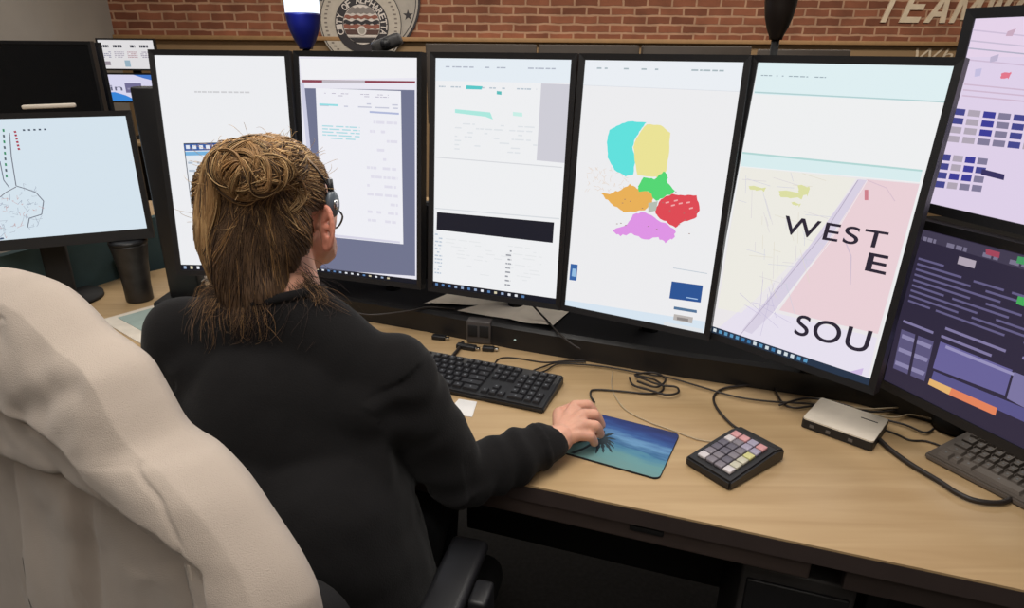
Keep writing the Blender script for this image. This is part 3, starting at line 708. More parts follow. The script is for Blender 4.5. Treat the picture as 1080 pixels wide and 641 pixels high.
# beacon lights
def beacon(px, Y, ybase, ysplit, lit, label, R=.045):
    base = aty(px, ybase, Y); sp = aty(px, ysplit, Y)
    t = thing('beacon_light', label, 'beacon light', loc=(base.x, Y, DZ))
    cup = mat('beacon_cup_blue_spill', (20, 26, 92), .35) if lit else mat('dark_beacon_cup', (34, 27, 24), .35)  # blue spill of the lens light is put into the lit cup's colour
    T = Matrix.Translation(V((base.x, Y, 0))); h = sp.z-base.z
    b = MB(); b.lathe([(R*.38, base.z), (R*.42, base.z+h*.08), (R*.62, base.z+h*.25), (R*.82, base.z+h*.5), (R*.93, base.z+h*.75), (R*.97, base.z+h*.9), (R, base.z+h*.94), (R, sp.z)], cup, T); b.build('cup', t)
    b = MB()
    if lit: g = em((225, 240, 255), 1.6)
    else: g = mat('smoked_lens', (34, 30, 30), .25)
    b.lathe([(R*.97, sp.z), (R*.97, sp.z+.16), (R*.85, sp.z+.19), (R*.5, sp.z+.205), (.002, sp.z+.21)], g, T); b.build('lens', t)
    b = MB(); b.tube([(base.x, Y, base.z+.005), (base.x, Y, DZ+.01)], .009, BLK2, 12); b.lathe([(0, DZ), (.05, DZ), (.05, DZ+.012), (.0, DZ+.014)], BLK2, T); b.build('pole', t)
    return base
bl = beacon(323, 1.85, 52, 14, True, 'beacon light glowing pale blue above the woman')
beacon(818, 1.62, 42, -6, False, 'unlit black beacon light behind the street map monitor', .037)
L = bpy.data.lights.new('beacon_glow', 'POINT'); L.energy = .5; L.color = (.35, .5, 1); L.shadow_soft_size = .05
lo = bpy.data.objects.new('beacon_glow', L); lo.location = (bl.x, 1.85-.075, aty(323, 4, 1.85).z); col.objects.link(lo)

# webcam on top of the second upright monitor
wc = aty(408, 46, 1.66)
t = thing('webcam', 'small dark webcam perched above the document monitor in front of the seal', 'webcam', loc=(wc.x, wc.y, wc.z-.025))
b = MB(); Mw = Matrix.Translation(wc) @ Matrix.Rotation(math.radians(-20), 4, 'Y')
b.box((0, 0, 0), (.075, .035, .03), DKG, Mw, bev=.01, seg=3); b.build('body', t)
b = MB(); b.tube([Mw @ V((0, -.017, 0)), Mw @ V((0, -.026, 0))], .011, BLK, 16); b.build('lens', t)
b = MB(); b.box((wc.x-.01, 1.655, wc.z-.028), (.05, .05, .025), DKG, bev=.006); b.box((wc.x-.01, 1.675, wc.z-.05), (.03, .006, .04), DKG, bev=.002); b.build('clip', t)

# ------------------------------------------------------------------ things on the desk
def flat_frame(a, c, z):             # frame on the desk with x from a to c
    u = V((c.x-a.x, c.y-a.y, 0)); L_ = u.length; u.normalize(); n = V((-u.y, u.x, 0)); return frame(V((a.x, a.y, z)), u, n, V((0, 0, 1))), L_
def rrect(w, d, r, n=6):
    pts = []
    for cx, cy, a0 in ((w-r, r, -90), (w-r, d-r, 0), (r, d-r, 90), (r, r, 180)):
        for k in range(n+1):
            a = math.radians(a0+90*k/n); pts.append((cx+r*math.cos(a), cy+r*math.sin(a)))
    return pts
# mouse mat
A_, B_ = at(585, 476), at(695, 507)
Mm, wpad = flat_frame(A_, B_, DZ+.0002)
d_ = .158
mm = thing('mouse_mat', 'mouse mat printed with a blue tropical beach and palm under the hand', 'mouse mat', M=Mm)
b = MB(); b.prism([Mm @ V((x, y, 0)) for x, y in rrect(wpad, d_, .012)], (0, 0, .003), mat('mat_rubber', (24, 28, 34), .8)); b.build('mat_base', mm)
def padmat():
    m = bpy.data.materials.new('beach_print'); m.use_nodes = True; nt = m.node_tree; bs = nt.nodes['Principled BSDF']; bs.inputs['Roughness'].default_value = .55
    tc = nt.nodes.new('ShaderNodeTexCoord'); sep = nt.nodes.new('ShaderNodeSeparateXYZ'); nt.links.new(tc.outputs['Object'], sep.inputs[0])
    nz = nt.nodes.new('ShaderNodeTexNoise'); nz.inputs['Scale'].default_value = 22; nz.inputs['Detail'].default_value = 5
    mp = nt.nodes.new('ShaderNodeMapping'); mp.inputs['Scale'].default_value = (1, 4, 1); nt.links.new(tc.outputs['Object'], mp.inputs[0]); nt.links.new(mp.outputs[0], nz.inputs['Vector'])
    a = nt.nodes.new('ShaderNodeMath'); a.operation = 'MULTIPLY_ADD'; a.inputs[1].default_value = .05; nt.links.new(nz.outputs['Fac'], a.inputs[0]); nt.links.new(sep.outputs['Y'], a.inputs[2])
    x = nt.nodes.new('ShaderNodeMath'); x.operation = 'MULTIPLY_ADD'; x.inputs[1].default_value = .12; nt.links.new(sep.outputs['X'], x.inputs[0]); nt.links.new(a.outputs[0], x.inputs[2])
    mr = nt.nodes.new('ShaderNodeMapRange'); mr.inputs['From Min'].default_value = .025; mr.inputs['From Max'].default_value = d_+.05; nt.links.new(x.outputs[0], mr.inputs[0])
    r = nt.nodes.new('ShaderNodeValToRGB'); e = r.color_ramp.elements
    e[0].position = 0; e[0].color = (*s2l((104, 138, 134)), 1); e[1].position = 1; e[1].color = (*s2l((22, 30, 78)), 1)
    for p, c in ((.28, (96, 146, 152)), (.42, (70, 128, 158)), (.47, (44, 96, 142)), (.58, (100, 148, 190)), (.68, (50, 90, 152)), (.82, (32, 54, 120))):
        q = e.new(p); q.color = (*s2l(c), 1)
    nt.links.new(mr.outputs[0], r.inputs[0]); nt.links.new(r.outputs[0], bs.inputs['Base Color']); return m
b = MB(); b.poly([Mm @ V((x+.001, y+.001, .0033)) for x, y in rrect(wpad-.002, d_-.002, .0115)], padmat())
PALM = mat('palm_print', (34, 52, 62), .6)
r_ = random.Random(4)
pc = V((.062, .072))
for k in range(9):
    a = math.radians(-75+k*24); l = r_.uniform(.03, .05); pts = []
    for j in range(9):
        t_ = j/8; pts.append((pc.x+l*t_*math.cos(a), pc.y+l*t_*math.sin(a)-.016*t_*t_))
    up_ = []; lo_ = []
    for j, (x, y) in enumerate(pts):
        w = .0042*math.sin(math.pi*(j+.6)/9.5)*(1 if j % 2 else .6); up_.append((x-w*math.sin(a), y+w*math.cos(a))); lo_.append((x+w*math.sin(a), y-w*math.cos(a)))
    for j in range(8): b.poly([Mm @ V((*p, .0035+.00002*k)) for p in (up_[j], up_[j+1], lo_[j+1], lo_[j])], PALM)
b.poly([Mm @ V((*p, .0035)) for p in ((.059, .07), (.064, .07), (.050, .03), (.036, .004), (.028, .004), (.044, .03))], PALM)
b.build('printed_top', mm)

# keyboards
def keyboard(M, w, d, label, cols, rows, keymat, bodym, tilt=.010, skip=()):
    t = thing('keyboard', label, 'keyboard', M=M)
    b = MB(); prof = [(0, 0), (0, .012), (d, .012+tilt), (d, 0)]
    vs = [[b.bm.verts.new(M @ V((x, y, z))) for y, z in prof] for x in (0, w)]
    fs = [b.bm.faces.new(vs[0]), b.bm.faces.new(vs[1][::-1])]+[b.bm.faces.new([vs[0][i], vs[0][(i+1) % 4], vs[1][(i+1) % 4], vs[1][i]]) for i in range(4)]
    b._fin(fs, bodym); bmesh.ops.bevel(b.bm, geom=b.bm.edges[:], offset=.003, segments=2, affect='EDGES'); b.build('case', t)
    proto = {}
    kp = (d-.02)/rows
    for r0 in range(rows):
        y = .01+kp*(r0+.5)+(.002 if r0 == rows-1 else 0); x = .012
        for seg in cols(r0):
            if seg < 0: x += -seg*.0185*w/.44; continue
            kw = seg*.0185*w/.44
            key = round(seg, 2)
            if key not in proto:
                me_b = MB(); hw, hd = kw/2-.0012, kp/2-.0013
                a_ = [V((sx*hw, sy*hd, 0)) for sx, sy in ((-1, -1), (1, -1), (1, 1), (-1, 1))]; c_ = [V((sx*(hw-.002), sy*(hd-.002), .006)) for sx, sy in ((-1, -1), (1, -1), (1, 1), (-1, 1))]
                va = [me_b.bm.verts.new(p) for p in a_]; vc = [me_b.bm.verts.new(p) for p in c_]
                f_ = [me_b.bm.faces.new(vc)]+[me_b.bm.faces.new([va[i], va[(i+1) % 4], vc[(i+1) % 4], vc[i]]) for i in range(4)]
                me_b._fin(f_, keymat); hi = V((0, 0, .0062))
                me_b.poly([hi+V((-.0022, -.001, 0)), hi+V((.001, -.001, 0)), hi+V((.001, .0022, 0)), hi+V((-.0022, .0022, 0))], mat('key_legend', (120, 124, 130), .6))
                me = bpy.data.meshes.new('key'); me_b.bm.to_mesh(me); me_b.bm.free()
                for q in me_b.mats: me.materials.append(q)
                proto[key] = me
            k = bpy.data.objects.new('key', proto[key]); col.objects.link(k); k.parent = t
            k.location = (x+kw/2, y, .0115+tilt*y/d); k.rotation_euler = (math.atan2(tilt, d), 0, 0)
            x += kw
    return t
def full(r):
    nav = [[-.25, 1, 1, 1, -.25, 2, 1, 1], [-.25, -1, 1, -1, -.25, 1, 1, 1, 1], [-3.5, 1, 1, 1, -1], [-.25, 1, 1, 1, -.25, 1, 1, 1, 1], [-.25, 1, 1, 1, -.25, 1, 1, 1, 1], [-.25, 1, 1, 1, -.25, -1, 1, 1, 1]]
    main = [[1.5, 1.25, 1.25, 6.5, 1.25, 1.25, 2], [2.25]+[1]*10+[2.75], [1.75]+[1]*11+[2.25], [1.5]+[1]*12+[1.5], [1]*13+[2], [1, -1]+[1]*4+[-.5]+[1]*4+[-.5]+[1]*4]
    return main[r]+nav[r]
kr0, kr1 = at(573, 437), at(586, 404); kl = at(455, 379)
ku = V((kr1.x-kl.x, kr1.y-kl.y, 0)).normalized(); kn = V((-ku.y, ku.x, 0)); KW, KD = .44, .137
kb0 = V((kr0.x, kr0.y, DZ+.0005))-ku*KW
keyboard(frame(kb0, ku, kn, V((0, 0, 1))), KW, KD, 'black full-size keyboard partly hidden behind the woman', full, 6, KEYM, BLK)
def comp(r): return [[1.5, 1, 1.5, 5, 1.5, 1.5, 1, 1, -.25, 1, 1, 1], [2]+[1]*10+[1.75]+[-.25, 1, 1, 1], [1.75]+[1]*11+[1.25, -.25, 1, 1, 1], [1.5]+[1]*12+[.5, -.25, 1, 1, 1], [1]*14+[-.25, 1, 1, 1]][r]
a_ = at(974, 483); c_ = at(1058, 527)
u2 = V((c_.x-a_.x, c_.y-a_.y, 0)).normalized(); n2 = V((-u2.y, u2.x, 0))
keyboard(frame(V((a_.x, a_.y, DZ+.0005)), u2, n2, V((0, 0, 1))) , .36, .14, 'dark grey keyboard under the lower stacked monitor at the right edge', comp, 5, mat('worn_keys', (104, 96, 90), .6), mat('worn_case', (92, 84, 78), .6))

# keypad with coloured keys
a_, c_ = at(722, 490), at(769, 519)
Mk, wk = flat_frame(a_, c_, DZ+.0005); dk = .155
kp_ = thing('keypad', 'black programmable keypad with coloured square keys beside the mouse mat', 'keypad', M=Mk)
b = MB(); prof = [(0, 0), (0, .018), (dk*.82, .030), (dk, .024), (dk, 0)]
vs = [[b.bm.verts.new(Mk @ V((x, y, z))) for y, z in prof] for x in (0, wk)]
fs = [b.bm.faces.new(vs[0]), b.bm.faces.new(vs[1][::-1])]+[b.bm.faces.new([vs[0][i], vs[0][(i+1) % 5], vs[1][(i+1) % 5], vs[1][i]]) for i in range(5)]
b._fin(fs, BLK); bmesh.ops.bevel(b.bm, geom=b.bm.edges[:], offset=.0035, segments=2, affect='EDGES'); b.build('case', kp_)
kc = {'w': (206, 200, 202), 'g': (124, 118, 126), 'p': (206, 150, 152), 'l': (158, 152, 172), 'y': (206, 202, 140), 'd': (96, 92, 104), 'c': (196, 192, 172)}
grid = ['wggw', 'gglc', 'dglc', 'ggly', 'wllg', 'pwlg', 'ppgl'.replace('l', 'p')]
grid = ['wggw', 'ggdc', 'ddgc', 'ddgy', 'wgll', 'ppll'.replace('ll', 'lp')]
ang = math.atan2(.012, dk*.82)
for j, row in enumerate(grid):
    for i, ch in enumerate(row):
        b = MB(); kx = .012+(wk-.024)*(i+.5)/4; ky = .014+(dk*.82-.02)*(j+.5)/6; kz = .018+.012*ky/(dk*.82)
        T = Mk @ Matrix.Translation(V((kx, ky, kz))) @ Matrix.Rotation(ang, 4, 'X')
        b.box((0, 0, .0025), ((wk-.024)/4-.0022, (dk*.82-.02)/6-.0022, .006), mat('keycap_'+ch, kc[ch], .4), T, bev=.0015); b.build('key', kp_)
# flat white-topped box
a_, c_ = at(844, 450), at(919, 477)
Mx, wx = flat_frame(a_, c_, DZ+.0005); dx_ = .108
bx = thing('network_box', 'flat box with silver top and black sides between keypad and stacked monitors', 'electronic box', M=Mx)
b = MB(); b.prism([Mx @ V((x, y, .001)) for x, y in rrect(wx, dx_, .006)], (0, 0, .017), BLK); b.build('case', bx)
b = MB(); b.prism([Mx @ V((x+.001, y+.001, .0181)) for x, y in rrect(wx-.002, dx_-.002, .006)], (0, 0, .003), SILV); b.build('top_cover', bx)
b = MB(); b.box((wx*.78, dx_*.72, .0212), (.03, .0025, .001), BLK2, Mx); b.build('slot', bx)
for xx in (.02, .05, .09):
    b = MB(); b.box((xx, -.0002, .009), (.008, .002, .006), mat('port_grey', (96, 92, 90), .5), Mx); b.build('port', bx)

# mouse
mo = at(611, 457); Mo = Matrix.Translation(V((mo.x, mo.y, DZ+.004))) @ rz(math.radians(28))
ms = thing('computer_mouse', 'dark computer mouse under the right hand on the printed mat', 'mouse', M=Mo)
b = MB(); bb = bmesh.new(); bmesh.ops.create_icosphere(bb, subdivisions=4, radius=1)
for v in bb.verts:
    v.co = V((v.co.x*.052, v.co.y*.030*(1-.12*v.co.x), max(0, v.co.z)*.030*(1-.25*v.co.x)))
b.merge(bb, Mo, BLK, True); b.build('shell', ms)
b = MB(); b.tube([Mo @ V((.026, -.003, .0235)), Mo @ V((.026, .003, .0235))], .008, DKG, 16); b.build('scroll_wheel', ms)

# black tumbler, left
tb = at(148, 316); T = Matrix.Translation(V((tb.x, tb.y, DZ)))
tm = thing('tumbler', 'black tapered travel tumbler standing on the left end of the desk', 'tumbler', loc=(tb.x, tb.y, DZ))
dist = (tb-EYE).dot(fw); k_ = dist/F
hT = 62*k_/math.cos(PITCH)
b = MB(); b.lathe([(0, .001), (12.5*k_, .001), (13*k_, .004), (13.2*k_, hT*.3), (15*k_, hT*.62), (17.5*k_, hT*.9), (17.5*k_, hT*.93), (0, hT*.93)], mat('tumbler_coat', (40, 38, 38), .45, noise_amt=.4, nscale=30), T); b.build('body', tm)
b = MB(); b.lathe([(0, hT*.931), (18*k_, hT*.931), (18*k_, hT*.97), (16*k_, hT*1.0), (0, hT*1.0)], BLK, T); b.build('lid', tm)
# small black power brick behind tumbler
q = at(133, 296); b = MB(); b.box((q.x+.01, q.y+.03, DZ+.04), (.06, .05, .078), BLK2, bev=.005)
tag(b.build('power_adapter', loc=(q.x, q.y, DZ)), 'small black block standing behind the tumbler on the left desk end', 'power adapter')

# desk pad at left with pale border
A0, A1 = at(106, 338), at(200, 312)
Mp, wp = flat_frame(A0, A1, DZ+.0003); wp = .42
dp = thing('desk_pad', 'grey-green desk pad with white border left of the woman', 'desk pad', M=Mp)
b = MB(); b.prism([Mp @ V((x, y, 0)) for x, y in ((0, 0), (wp, 0), (wp, -.3), (0, -.3))], (0, 0, .002), PAPER); b.build('border_sheet', dp)
b = MB(); b.prism([Mp @ V((x, y, .0022)) for x, y in ((.035, -.022), (wp-.03, -.022), (wp-.03, -.28), (.035, -.28))], (0, 0, .001), mat('pad_green', (150, 166, 160), .8)); b.build('writing_surface', dp)

# papers
def sheet(pts, label, z, bend=.006, seed=0):
    r = random.Random(seed); TL, TR, BR, BL = [at(x, y, z) for x, y in pts]; b = MB(); N = 10; g = []
    for i in range(N+1):
        row = []
        for j in range(N+1):
            u, v = i/N, j/N; p = (TL*(1-u)+TR*u)*(1-v)+(BL*(1-u)+BR*u)*v
            row.append(b.bm.verts.new(p+V((0, 0, .001+bend*(.5+.5*math.sin(u*5+seed))*(.3+v*.7)))))
        g.append(row)
    fs = [b.bm.faces.new([g[i][j], g[i+1][j], g[i+1][j+1], g[i][j+1]]) for i in range(N) for j in range(N)]
    b._fin(fs, PAPER, True); o = b.build('paper_sheet', loc=(TL+BR)/2); tag(o, label, 'paper', 'papers on the black base unit under the monitors'); return o
sheet([(476, 309), (535, 316), (515, 322), (448, 322)], 'cream paper sheet under the left half of the spreadsheet monitor', .803, seed=1)
sheet([(520, 318), (585, 322), (562, 340), (482, 329)], 'brownish middle paper sheet under the spreadsheet monitor', .8025, seed=2, bend=.003)
sheet([(560, 322), (602, 328), (583, 346), (535, 337)], 'cream paper corner under the left edge of the district map monitor', .804, seed=3)
b = MB(); q0 = at(183, 287, .803); b.prism([at(188, 284, .803), at(232, 284, .803), at(234, 296, .803), at(190, 298, .803)], (0, 0, .002), PAPER)
tag(b.build('paper_sheet', loc=at(210, 290, .803)), 'small white paper below the blank monitor beside the woman', 'paper')
b = MB(); b.prism([at(484, 421, DZ+.0003), at(503, 424, DZ+.0003), at(498, 440, DZ+.0003), at(470, 436, DZ+.0003)], (0, 0, .0012), mat('white_paper', (226, 224, 222), .8)); tag(b.build('paper_sheet', loc=at(490, 428)), 'scrap of white paper on the desk in front of the black keyboard', 'paper')
# white thing on the left monitor
q = aty(50, 112, 1.72)
b = MB(); q = V((-1.22, 1.69, 1.422-.318+.15+.0165+.055)); 
bb_ = aty(52, 112, 1.72)
b.box((0, 0, 0), (.115, .02, .010), PAPER, Matrix.Translation(V((bb_.x, bb_.y, bb_.z))) @ rz(.42) @ Matrix.Rotation(-.02, 4, 'Y'), bev=.003)
tag(b.build('pen_case', loc=bb_), 'small pale slim case lying on top of the left map monitor', 'case')

# little square two-socket box and adapters
q = at(503, 366); Mq = Matrix.Translation(V((q.x, q.y, DZ))) @ rz(math.radians(-12))
so = thing('socket_box', 'small upright black two-socket box behind the keyboard', 'socket box', M=Mq)
b = MB(); b.box((0, .03, .032), (.062, .03, .06), mat('socket_grey', (76, 72, 72), .5), Mq, bev=.004); b.build('body', so)
for x_ in (-.0145, .0145):
    b = MB(); b.box((x_, .0145, .036), (.024, .004, .03), BLK2, Mq, bev=.002); b.build('socket', so)
for (x, y, w, d, l, a) in ((463, 356, .035, .016, 'flat black cable plug nearest the woman behind the keyboard', -15), (492, 366, .05, .018, 'flat black adapter lying in front of the two-socket box', -20), (515, 368, .03, .016, 'small black plug at the right foot of the two-socket box', -8)):
    q = at(x, y+2); T = Matrix.Translation(V((q.x, q.y, DZ+.0065))) @ rz(math.radians(a))
    t = thing('cable_plug', l, 'plug', M=T, group='plugs by the two-socket box'); b = MB(); b.box((0, 0, 0), (w, d, .012), BLK, T, bev=.003); b.build('housing', t)
    b = MB(); b.box((w/2+.005, 0, 0), (.01, d*.6, .006), CHROME, T, bev=.001); b.build('connector', t)

# cables
def cable(pts, label, r=.0022, m=CABLE, name='cable', lift=0, zs=None, group='cables on the desk'):
    P = []
    for i, p in enumerate(pts):
        z = DZ+r+.0006+lift if not zs else zs[i]
        P.append(at(p[0], p[1], z))
    o = None; b = MB(); b.tube(catmull(P, 7), r, m, 8)
    return tag(b.build(name, loc=P[0]), label, 'cable', group)
cable([(520, 388), (524, 380), (532, 377), (548, 378), (575, 382), (600, 380), (618, 380)], 'thin black cable curling up from the keyboard\'s top edge', .0018)
cable([(618, 382), (590, 382), (572, 387), (560, 392), (562, 394), (575, 391), (588, 384), (610, 384), (640, 387), (680, 394), (705, 398), (740, 408), (775, 418), (810, 423), (845, 425), (876, 428)], 'long thin black cable looping past the hand toward the flat silver-topped box', .002, lift=.004)
cable([(627, 424), (623, 417), (626, 411), (650, 412), (688, 415), (700, 409), (690, 400), (672, 396)], 'black mouse cable running from the hand to the tangle', .0022, lift=.001)
cable([(664, 398), (668, 406), (684, 411), (702, 416), (715, 414), (713, 408), (697, 406), (680, 400), (670, 395), (690, 393), (702, 400), (692, 408), (672, 402)], 'bundled black cable tangle in front of the district map monitor', .0024, lift=.008)
cable([(646, 392), (645, 404), (648, 416), (660, 432), (685, 445), (710, 454), (735, 463), (752, 466)], 'thin pale cable crossing behind the mouse mat to the keypad', .0014, CABLEW)
cable([(785, 456), (770, 446), (756, 430), (753, 418), (762, 410), (780, 407), (815, 404)], 'dark cable arching from the back of the keypad', .0026, lift=.002)
cable([(812, 398), (818, 412), (826, 425), (838, 430), (856, 428), (874, 427)], 'dark cable bent to the back corner of the flat silver-topped box', .0022, lift=.003)
cable([(822, 427), (850, 420), (880, 424), (920, 434), (960, 430)], 'black cable passing behind the flat silver-topped box', .0024, lift=.006)
cable([(872, 426), (915, 431), (960, 429), (985, 432)], 'pale cable behind the flat silver-topped box', .0018, CABLEW, lift=.012)
cable([(885, 428), (925, 440), (955, 448), (975, 456), (985, 452)], 'black cable snaking between the flat silver-topped box and monitor foot', .0022, lift=.002)
cable([(905, 433), (940, 440), (962, 437), (990, 444)], 'pale cable nearest the foot of the stacked monitors', .0018, CABLEW, lift=.006)
cable([(930, 452), (946, 458), (960, 464), (976, 465), (992, 470), (1010, 478)], 'short black cable leaving the right end of the flat silver-topped box', .002)
cable([(926, 462), (938, 473), (960, 489), (990, 507), (1010, 520), (1030, 528), (1055, 530), (1068, 524), (1064, 514), (1050, 512)], 'thick black cable looping in front of the dark grey keyboard', .0045, lift=.001)
cable([(360, 326), (390, 332), (430, 328), (452, 324), (480, 326)], 'dark cable lying on the black base unit beside the woman', .0025, zs=[.804]*5)
cable([(562, 322), (575, 336), (588, 350), (602, 362), (612, 368)], 'black cable hanging over the papers below the spreadsheet monitor', .0025, zs=[.84, .815, .812, .806, .80])
cable([(488, 361), (482, 370), (475, 378), (470, 384)], 'flat black lead between the two-socket box and keyboard', .0042, lift=.001)

# computer tower under the desk
Tt = frame(E_(.42, .06, 0), ed, en, V((0, 0, 1)))
pt = thing('computer_tower', 'dark computer tower under the desk at the bottom right', 'computer', M=Tt)
b = MB(); b.box((.0, .22, .31), (.18, .40, .60), DKG, Tt, bev=.006); b.build('case', pt)
b = MB(); b.box((.0, .018, .31), (.16, .008, .55), BLK, Tt, bev=.003); b.build('front_panel', pt)
b = MB(); b.tube([Tt @ V((.05, .013, .52)), Tt @ V((.05, .008, .52))], .008, CHROME, 16); b.build('power_button', pt)

# ------------------------------------------------------------------ people and chairs
def evaluated(mb, voxel, smooth=4, fac=.5):
    me = bpy.data.meshes.new('tmp'); bmesh.ops.recalc_face_normals(mb.bm, faces=mb.bm.faces[:]); mb.bm.to_mesh(me); mb.bm.free()
    o = bpy.data.objects.new('tmp', me); col.objects.link(o)
    r = o.modifiers.new('r', 'REMESH'); r.mode = 'VOXEL'; r.voxel_size = voxel
    if smooth:
        s = o.modifiers.new('s', 'SMOOTH'); s.iterations = smooth; s.factor = fac
    out = bpy.data.meshes.new_from_object(o.evaluated_get(bpy.context.evaluated_depsgraph_get()))
    bpy.data.objects.remove(o); bpy.data.meshes.remove(me)
    for p in out.polygons: p.use_smooth = True
    return out
def setmat(me, m): me.materials.clear(); me.materials.append(m); return me
def bez(p, q, t): return p*(1-t)+q*t

SH_L, SH_R = aty(197, 354, .90), aty(415, 394, .86)
EL_L, EL_R = V((-.56, .93, .775)), aty(484, 506, .875)
WR_R = at(590, 462, .785); WR_L = V((-.36, 1.16, .785))
HC = aty(291, 226, .93)
fa = math.radians(-14); Ff = V((-math.sin(fa), math.cos(fa), 0)); Rr = V((math.cos(fa), math.sin(fa), 0)); Uu = V((0, 0, 1))
def H(x, y, z): return HC+Rr*x+Ff*y+Uu*z            # head coordinates: right, forward, up
HM = frame(HC, Rr, Ff, Uu)
NB = (SH_L+SH_R)/2+V((0, .005, .055))
b = MB()
# head
b.ell(H(0, -.005, .02), (.074, .092, .088), M=HM.to_3x3().to_4x4(), sub=4)
b.cap(H(0, .03, -.03), .062, H(0, .045, -.075), .038)
for s_ in (-1, 1):
    b.cap(H(s_*.045, .03, -.045), .028, H(s_*.03, .065, -.07), .024); b.cap(H(s_*.035, .062, -.012), .026, H(s_*.045, .04, -.02), .026)
    b.cap(H(s_*.012, .083, .022), .010, H(s_*.045, .074, .022), .009)
    # ear
    eo = (Rr*s_*.93-Ff*.36).normalized(); e0 = H(s_*.075, -.004, -.014)
    fe = lambda a: e0+eo*(.010+.013*math.cos(a))+Uu*(.031*math.sin(a)*(1 if math.sin(a) > 0 else .95))+Ff*.005*math.sin(a)
    for k in range(10):
        a0, a1 = math.radians(-100+k*26), math.radians(-100+(k+1)*26)
        b.cap(fe(a0), .0046, fe(a1), .0046, sub=1)
        if k % 2 == 0: b.cap(fe(a0), .0036, e0, .006, sub=1)
    b.ell(e0+eo*.004-Uu*.026, (.006, .008, .009), sub=2)
b.cap(H(0, .088, .015), .008, H(0, .104, -.022), .011); b.cap(H(-.011, .094, -.026), .008, H(.011, .094, -.026), .008)
b.cap(H(-.018, .084, -.052), .008, H(.018, .084, -.052), .008); b.cap(H(-.014, .083, -.061), .008, H(.014, .083, -.061), .008); b.cap(H(-.01, .075, -.088), .014, H(.01, .075, -.088), .014)
# neck, torso, legs
b.cap(H(0, -.022, -.05), .056, NB+V((0, 0, 0)), .060, sub=3)
b.cap(NB, .06, SH_L+V((.05, 0, .0)), .05); b.cap(NB, .06, SH_R+V((-.05, 0, .0)), .05)
CH = (SH_L+SH_R)/2+V((0, 0, -.13)); PL = V((-.33, .80, .55))
b.ell(CH, (.15, .105, .17), sub=3); b.cap(CH+V((-.05, 0, -.05)), .10, PL+V((-.06, 0, .05)), .12); b.cap(CH+V((.05, 0, -.05)), .10, PL+V((.06, 0, .05)), .12)
for s_ in (-1, 1):
    hip, kn, an = PL+V((s_*.09, .03, 0)), V((-.31+s_*.13, 1.20, .56)), V((-.31+s_*.12, 1.14, .11))
    b.cap(hip, .085, kn, .058); b.cap(kn, .057, an, .038); b.cap(an+V((0, -.02, -.04)), .035, an+V((0, .15, -.075)), .03)
# arms
b.cap(SH_L, .045, EL_L, .038); b.cap(EL_L, .038, WR_L, .026); b.cap(SH_R, .045, EL_R, .038); b.cap(EL_R, .038, WR_R, .026)
def hand(b, W, K, Pp, T, th):
    """W wrist; K knuckles, Pp middle joints, T tips (index..little); th = thumb points"""
    for i in range(4):
        b.cap(W.lerp(K[i], .12), .0175, K[i], .0115 if i < 3 else .0105)
        if i < 3: b.cap(W.lerp(K[i].lerp(K[i+1], .5), .3), .015, K[i].lerp(K[i+1], .5)-V((0, 0, .003)), .010)
        r0 = (.0106, .0108, .0104, .0094)[i]
        b.cap(K[i], r0+.0008, Pp[i], r0); D = Pp[i].lerp(T[i], .52)+V((0, 0, .003)); b.cap(Pp[i], r0, D, r0*.92); b.cap(D, r0*.92, T[i], r0*.84)
    b.cap(W.lerp(K[0], .15), .017, th[0], .0145); b.cap(th[0], .0145, th[1], .0108); b.cap(th[1], .0108, th[2], .0094)
K_ = [at(606, 428, .798), at(614, 437, .801), at(615, 448, .797), at(610, 459, .789)]
P_ = [at(620, 427, .794), at(627, 437, .796), at(628, 449, .792), at(622, 460, .783)]
T_ = [at(629, 439, .769), at(634, 448, .768), at(633, 458, .767), at(627, 467, .760)]
hand(b, WR_R, K_, P_, T_, [at(590, 437, .782), at(605, 429, .768), at(617, 434, .760)])
hd = V((.35, .93, 0)).normalized(); hs = V((.93, -.35, 0))      # left hand on the keyboard side, thumb to the right
Kl = [WR_L+hd*.088+hs*x+V((0, 0, z)) for x, z in ((.026, .008), (.006, .011), (-.014, .008), (-.032, 0))]
Pl = [k+hd*l+V((0, 0, .002)) for k, l in zip(Kl, (.034, .038, .034, .026))]; Tl = [k+hd*l+V((0, 0, -.026)) for k, l in zip(Pl, (.028, .03, .028, .022))]
hand(b, WR_L, Kl, Pl, Tl, [WR_L+hd*.035+hs*.035-V((0, 0, .004)), WR_L+hd*.065+hs*.05-V((0, 0, .012)), WR_L+hd*.09+hs*.052-V((0, 0, .018))])
me = setmat(evaluated(b, .0028, 3, .4), SKIN)
me.materials.append(mat('ear_skin', (216, 142, 120), .5, noise_amt=.08, nscale=30)); HI_ = HM.inverted()
for f_ in me.polygons:
    q = HI_ @ f_.center
    if abs(q.x) > .078 and -.035 < q.y < .012 and -.052 < q.z < .025: f_.material_index = 1
person = bpy.data.objects.new('person', me); col.objects.link(person)
T0 = Matrix.Translation(V((PL.x, PL.y, .5))); me.transform(T0.inverted()); person.matrix_basis = T0; WM[person] = T0
tag(person, 'seated person seen from behind in a black sweater with hair in a messy bun', 'person')
for s_ in (-1, 1):
    b = MB(); b.ell(H(s_*.030, .0725, .006), (.0118, .0118, .0105), mat('eye_white', (232, 228, 222), .2)); b.ell(H(s_*.030, .0825, .006), (.0052, .003, .0052), mat('iris', (70, 90, 110), .2)); b.build('eye', person)
    b = MB(); b.tube([H(s_*.014, .094, .026), H(s_*.030, .0925, .030), H(s_*.048, .083, .025)], [.002, .0026, .0014], HAIRM[1], 6); b.build('eyebrow', person)
